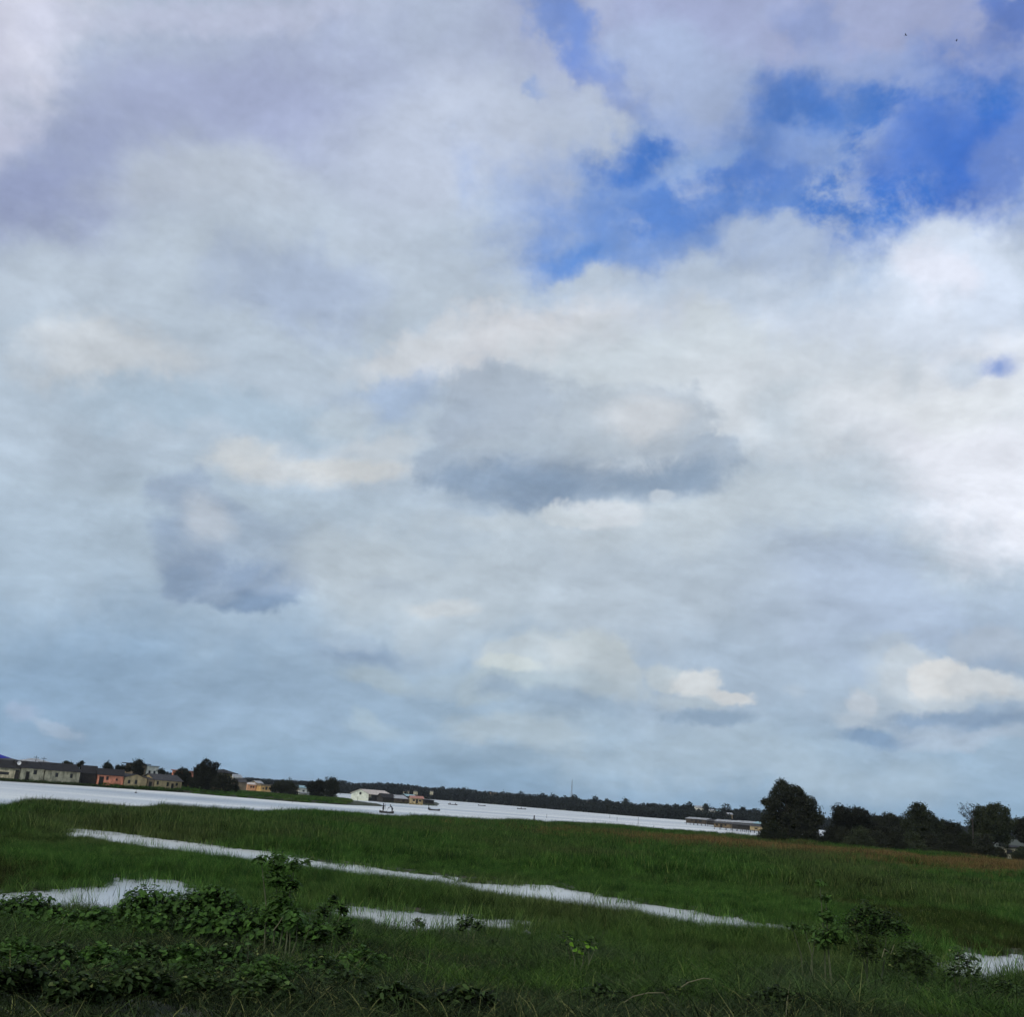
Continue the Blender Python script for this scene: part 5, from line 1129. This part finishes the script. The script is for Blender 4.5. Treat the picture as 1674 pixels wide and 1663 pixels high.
scatter('tall_grass', 'single tall arching grass blades on the near bank', 'grass', np.column_stack([P_, z_]), grng.uniform(.6, 1.2, len(P_)), pr_tall, grng, .2)

# ------------------------------------------------------------------ broad-leaved plants in front
def leaf_mesh(name, ln, wd, mat, heart=True):
    """A leaf folded along its midrib, drooping at the tip."""
    us = [0, .12, .35, .62, .85, 1.0]; ws = [.16, .42, .5, .36, .16, 0.0] if heart else [.06, .28, .46, .42, .22, 0.0]
    v, f = [], []
    for u, w_ in zip(us, ws):
        y = u * ln; z = -.22 * ln * u * u; x = w_ * wd
        v += [(0, y, z), (-x, y - (.04 * ln if heart and u == 0 else 0), z + abs(x) * .35), (x, y - (.04 * ln if heart and u == 0 else 0), z + abs(x) * .35)]
    for i in range(len(us) - 1):
        a, b_ = i * 3, (i + 1) * 3
        f += [(a, b_, b_ + 1, a + 1), (a, a + 2, b_ + 2, b_)]
    me = bpy.data.meshes.new(name); me.from_pydata(v, [], f); me.materials.append(mat); me.update()
    me.polygons.foreach_set('use_smooth', [True] * len(me.polygons))
    return me
LM = {k: [leaf_mesh('leaf', ln, wd, M[mt], hr) for (ln, wd) in dims] for k, mt, hr, dims in (
    ('vine', 'vine_leaf', True, ((.13, .11), (.11, .09), (.15, .115), (.09, .08))), ('shrub', 'shrub_leaf', False, ((.14, .065), (.11, .05), (.16, .07))),
    ('dark', 'dark_leaf', False, ((.12, .055), (.09, .05), (.14, .06))), ('lime', 'lime_leaf', True, ((.20, .16), (.16, .14))))}
def small_leaves(name, rng, cen, size, mat, parent):
    """The many leaves too small to pick apart: one mesh of folded leaves."""
    n = len(cen); R = rand_rot(rng, n)
    # lay most of them face up
    up = R[:, :, 2]; flip = up[:, 2] < 0; R[flip] *= -1
    R[:, :, 2] = R[:, :, 2] + np.array([0, 0, 1.4]); R[:, :, 2] /= np.linalg.norm(R[:, :, 2], axis=1)[:, None]
    x = np.cross(R[:, :, 1], R[:, :, 2]); x /= np.linalg.norm(x, axis=1)[:, None]; y = np.cross(R[:, :, 2], x)
    R = np.stack([x, y, R[:, :, 2]], 2)
    half = np.array([[0, -.5, 0], [.30, -.12, .08], [.26, .2, .05], [0, .5, -.12]])
    other = half * [-1, 1, 1]; other = other[::-1]
    q = np.concatenate([half, other]).reshape(2, 4, 3)
    v = np.einsum('nij,fkj->nfki', R, q) * size[:, None, None, None] + cen[:, None, None, :]
    me = np_mesh(name, v.reshape(-1, 3), 4)
    t_ = me.attributes.new('tint', 'FLOAT', 'FACE'); t_.data.foreach_set('value', np.repeat(np.clip(np.exp(rng.normal(-.2, .55, n)) - 1, -.7, 1.6), 2).astype(np.float32))
    o = link(name, me, parent, M[mat]); o['kind'] = 'stuff'
    return o
def bush(name, label, cat, Y, lobes, base_px, kind, n_leaf, n_small, small, mat, seed, group=None, stem_r=.018, sc=1.0, top=True):
    rng = np.random.default_rng(seed); rnd = random.Random(seed)
    c0 = at(base_px, lobes[0][1], Y); bz = gz(c0.x, Y); o3 = Vector((c0.x, Y, bz - .02))
    e = empty(name, o3, 0, label, cat, group)
    cs = [(at(px, py, Y + dy) - o3, r * Y / F) for (px, py, r, dy) in lobes]
    area = sum(r * r for _, r in cs)
    for i_, (c, r) in enumerate(cs):              # a stem to the first lobes, twigs inside
        m = MB(); st = Vector((rnd.uniform(-.1, .1) + c.x * .35, rnd.uniform(-.1, .1), 0))
        if i_ > 2: continue
        m.tube([st, st.lerp(c, .5) + Vector((rnd.uniform(-.08, .08), 0, .06)), c], [stem_r, stem_r * .75, stem_r * .4], 6)
        for _ in range(4):
            d = Vector((rnd.gauss(0, 1), rnd.gauss(0, 1), abs(rnd.gauss(0, 1)))).normalized() * r * .85
            m.tube([c - Vector((0, 0, r * .3)), c + d * .5, c + d], [stem_r * .4, stem_r * .3, stem_r * .15], 4)
        m.build('stem', M['stem'], e)
    pts = []
    for c, r in cs:
        k = int(n_small * r * r / area); pts.append(lobe_points(rng, np.array(c), r, k, .8, .2))
    if n_small:
        pts = np.vstack(pts); pts = pts[pts[:, 2] > .02]
        small_leaves('foliage', rng, pts, small * rng.uniform(.6, 1.3, len(pts)), mat, e)
    ms = LM[kind]
    for c, r in cs:
        for _ in range(max(1, int(n_leaf * r * r / area))):
            th = rnd.uniform(0, 2 * math.pi); ph = rnd.uniform(-.25, 1.0)
            d = Vector((math.cos(th) * math.sqrt(max(0, 1 - ph * ph)), math.sin(th) * math.sqrt(max(0, 1 - ph * ph)), ph * .8))
            if d.y > .5: d.y *= -1
            p_ = c + d * r * rnd.uniform(.85, 1.12)
            if p_.z < .03: continue
            lo_ = bpy.data.objects.new('leaf', rnd.choice(ms)); C.objects.link(lo_); lo_.parent = e
            lo_.location = p_; lo_.scale = (sc * rnd.uniform(.75, 1.2),) * 3
            nrm = (d * .7 + Vector((rnd.gauss(0, .35), rnd.gauss(0, .35) - .15, .7))).normalized()
            fw = Vector((rnd.gauss(0, 1), rnd.gauss(0, 1), -.5)); fw = (fw - nrm * fw.dot(nrm)).normalized()
            xx = fw.cross(nrm); lo_.rotation_euler = Matrix(((xx.x, fw.x, nrm.x), (xx.y, fw.y, nrm.y), (xx.z, fw.z, nrm.z))).to_euler()
    return e
def depth_at(px, py, h):          # how far ahead the bank lies h metres below that line of sight
    for Y in np.arange(34, 8, -.1):
        p_ = at(px, py, float(Y))
        if p_.z - gz(p_.x, float(Y)) > h: return float(Y)
    return 12.0
VB = 'leafy vine mounds on the near bank at left'
bush('vine_bush', 'vine mound at the left edge, in front of the pool', 'bush', 25.5, [(10, 1490, 28, 0), (50, 1486, 30, 0), (85, 1498, 22, 0), (30, 1520, 34, -.8), (80, 1526, 28, -.8)], 45, 'vine', 260, 5200, .085, 'vine_leaf', 1, VB)
bush('vine_bush', 'low vine mound dipping below the pool water, second from the left edge', 'bush', 24.5, [(120, 1512, 26, 0), (160, 1508, 26, 0), (130, 1540, 30, -.6), (175, 1540, 28, -.6)], 145, 'vine', 230, 4800, .085, 'vine_leaf', 2, VB)
bush('vine_bush', 'rounded leafy vine mound rising before the right end of the pool', 'bush', 26, [(235, 1480, 34, 0), (205, 1500, 26, 0), (275, 1482, 28, 0), (240, 1520, 38, -.8), (190, 1530, 24, -.8)], 235, 'vine', 300, 6500, .085, 'vine_leaf', 3, VB)
bush('vine_bush', 'broad vine mound with pale curled leaves left of the tall stalk plant', 'bush', 25.5, [(320, 1480, 30, 0), (365, 1486, 34, 0), (330, 1520, 36, -.8), (385, 1525, 36, -.8), (350, 1462, 15, 0)], 350, 'vine', 300, 7500, .085, 'vine_leaf', 4, VB)
bush('vine_bush', 'vine mound around the foot of the tall stalk plant', 'bush', 24.5, [(430, 1510, 32, 0), (478, 1520, 30, .2), (430, 1550, 34, -.6), (520, 1530, 24, 0), (495, 1560, 26, -.4)], 465, 'vine', 300, 6000, .085, 'shrub_leaf', 5, VB)
LB = 'low leafy tangle under the vine mounds'
for i, (x, y, r, Y) in enumerate(((25, 1560, 30, 22.6), (95, 1568, 30, 22.4), (165, 1570, 30, 22.4), (235, 1566, 32, 22.6), (305, 1568, 32, 22.4), (375, 1570, 34, 22.4), (440, 1590, 30, 21.6), (520, 1585, 30, 21.8), (590, 1570, 24, 22.4))):
    lb = ['at the left edge', 'second from the left edge', 'below the lowest vine mound', 'below the rounded vine mound', 'below the gap of the rounded and broad mounds', 'below the broad vine mound',
          'left of the sapling stalk', 'right of the sapling stalk', 'right of the creeper spray'][i]
    bush('low_shrub', 'low dark leafy tangle ' + lb, 'bush', depth_at(x, y, .28), [(x, y, r, 0), (x + 30, y + 8, r * .8, .3), (x - 28, y + 8, r * .8, -.2), (x + 5, y + 26, r * .9, -.7)], x, 'vine' if i % 3 else 'shrub', 70, 3600, .075, 'dark_leaf' if i % 2 else 'shrub_leaf', 80 + i, LB, sc=.85)
bush('stalk_plant', 'tall plant with arching leafy top over the channel and pale bare stalk', 'plant', 22.5, [(455, 1410, 17, 0), (482, 1416, 13, 0), (427, 1406, 9, 0), (452, 1436, 20, 0), (478, 1448, 15, 0), (503, 1410, 6, 0), (462, 1478, 22, 0), (445, 1500, 22, 0), (480, 1505, 22, 0)], 463, 'shrub', 230, 3400, .075, 'shrub_leaf', 6, stem_r=.022, sc=.95)
bush('sapling', 'small leafy sapling with pale upright stalk below the tall plant', 'plant', 20.8, [(470, 1500, 9, 0), (486, 1508, 11, 0), (474, 1512, 9, 0)], 481, 'vine', 34, 60, .10, 'vine_leaf', 7, stem_r=.02)
bush('creeper', 'creeper spray with small pale leaves beside the middle pool', 'plant', 25.5, [(545, 1472, 10, 0), (560, 1488, 12, 0), (528, 1490, 14, 0), (560, 1520, 20, 0), (575, 1548, 18, 0)], 550, 'shrub', 80, 900, .09, 'shrub_leaf', 8, sc=.8)
bush('floating_plant', 'small dark arching plant at the middle pool, left one of two', 'plant', 30.0, [(682, 1508, 8, 0), (690, 1512, 6, 0)], 684, 'dark', 24, 60, .10, 'dark_leaf', 9, 'dark plants at the middle pool')
bush('floating_plant', 'larger dark arching plant at the middle pool, right one of two', 'plant', 29.6, [(765, 1508, 12, 0), (782, 1514, 10, 0), (755, 1516, 9, 0)], 768, 'dark', 50, 200, .11, 'dark_leaf', 10, 'dark plants at the middle pool')
bush('bright_plant', 'small plant with a few bright lime leaves mid foreground', 'plant', 22.0, [(932, 1541, 8, 0), (956, 1550, 8, 0), (972, 1554, 6, 0), (945, 1560, 9, 0)], 945, 'lime', 16, 0, .1, 'lime_leaf', 11, sc=.55)
bush('weed_plant', 'drab stems and small leaves around the bright lime leaved plant', 'plant', 22.6, [(925, 1535, 14, 0), (962, 1545, 16, 0), (940, 1560, 16, 0)], 945, 'dark', 26, 260, .07, 'shrub_leaf', 12, sc=.7)
RB = 'thin dark shrubs on the near bank at right'
bush('thin_shrub', 'tallest thin dark shrub with a leafy shoot, right foreground', 'shrub', 24, [(1340, 1446, 8, 0), (1350, 1470, 10, 0), (1352, 1500, 14, 0), (1370, 1530, 22, 0), (1345, 1540, 18, 0)], 1360, 'shrub', 110, 1400, .07, 'shrub_leaf', 13, RB)
bush('thin_shrub', 'broad dull shrub right of the tallest thin one', 'shrub', 24.5, [(1415, 1492, 22, 0), (1450, 1504, 22, 0), (1395, 1512, 24, 0), (1430, 1520, 30, 0), (1470, 1520, 20, 0), (1420, 1555, 26, -.3)], 1425, 'dark', 110, 3400, .06, 'dark_leaf', 14, RB)
bush('thin_shrub', 'low dark shrub between the broad one and the right pool', 'shrub', 23.5, [(1490, 1556, 20, 0), (1515, 1572, 18, 0), (1470, 1570, 24, 0), (1500, 1590, 24, 0)], 1490, 'dark', 80, 1700, .06, 'dark_leaf', 15, RB)
bush('thin_shrub', 'dark shrub standing against the right pool water', 'shrub', 23.5, [(1568, 1560, 14, 0), (1580, 1570, 18, 0), (1560, 1590, 22, 0), (1590, 1596, 20, 0)], 1570, 'dark', 60, 500, .07, 'dark_leaf', 16, RB)
bush('creeper', 'creeper with a row of pale leaves along the channel end', 'plant', 26.5, [(1295, 1516, 8, 0), (1315, 1519, 9, 0), (1335, 1524, 10, 0), (1352, 1534, 10, 0)], 1325, 'shrub', 60, 300, .08, 'shrub_leaf', 17, sc=.85)
# low dark leafy ground plants along the very front
for i, (x, y, Y) in enumerate(((40, 1600, 20.5), (130, 1618, 19.5), (230, 1605, 20.5), (340, 1612, 20), (440, 1620, 19), (560, 1606, 19.5), (650, 1630, 18), (760, 1634, 17.5), (980, 1632, 17), (1120, 1628, 17.4), (1270, 1636, 17.2), (1400, 1632, 17.5), (1520, 1634, 17.6), (1640, 1622, 18.5))):
    near = ['left corner', 'lower left, right of the corner one', 'lower left, below the rounded vine mound', 'below the broad vine mound', 'at the foot of the pale stalk sapling', 'right below the creeper spray', 'left of the bottom middle', 'bottom middle',
            'below the bright lime leaved plant', 'beside the dry arching twig', 'near the bare brown soil', 'below the broad dark shrub', 'below the low dark shrub', 'at the lower right corner'][i]
    bush('ground_plant', 'low dark leafy ground plant ' + near, 'plant', depth_at(x, y, .22), [(x, y, 26, 0), (x + 32, y + 8, 22, .2), (x - 30, y + 6, 22, -.2)], x, 'dark', 46, 1300, .10, 'dark_leaf', 40 + i, 'low leafy plants at the very front', stem_r=.01, sc=.8)
# dry arching twigs
def twig(label, pts, Y):
    ps = [at(px, py, Y) for px, py in pts]; e = empty('dry_twig', ps[0], 0, label, 'twig', 'dry twigs in the near grass')
    q = [p_ - ps[0] for p_ in ps]; m = MB(); m.tube(q, [.008 * (1 - .6 * i / len(q)) for i in range(len(q))], 5); m.build('branch', M['straw'], e)
    return e
twig('pale dry twig arching low at the bottom right of the middle', [(1020, 1640), (1035, 1630), (1060, 1624), (1085, 1624), (1095, 1640)], 16.8)
twig('pale dry twig slanting up, right of the arching one', [(1112, 1616), (1125, 1607), (1150, 1600), (1165, 1602)], 17.4)
twig('pale bent twig among the drab weeds of the right shrubs', [(1442, 1566), (1446, 1552), (1456, 1560), (1462, 1545)], 21.0)
twig('brown dry twig beside the pale stalk sapling', [(447, 1522), (455, 1512), (462, 1500)], 20.4)

# ------------------------------------------------------------------ haze
hz, t, b = mat_base('haze'); t.nodes.remove(b)
pv = N(t, 'ShaderNodeVolumePrincipled'); pv.inputs['Density'].default_value = 0.00006; pv.inputs['Color'].default_value = (0.85, 0.92, 1.0, 1)
t.links.new(pv.outputs[0], t.nodes['Material Output'].inputs['Volume'])
m = MB(); m.box(-7300, -7300, -1.8, 7300, 7300, 40); tag(m.build('haze', hz), 'thin pale haze over the lake', 'haze', kind='stuff')
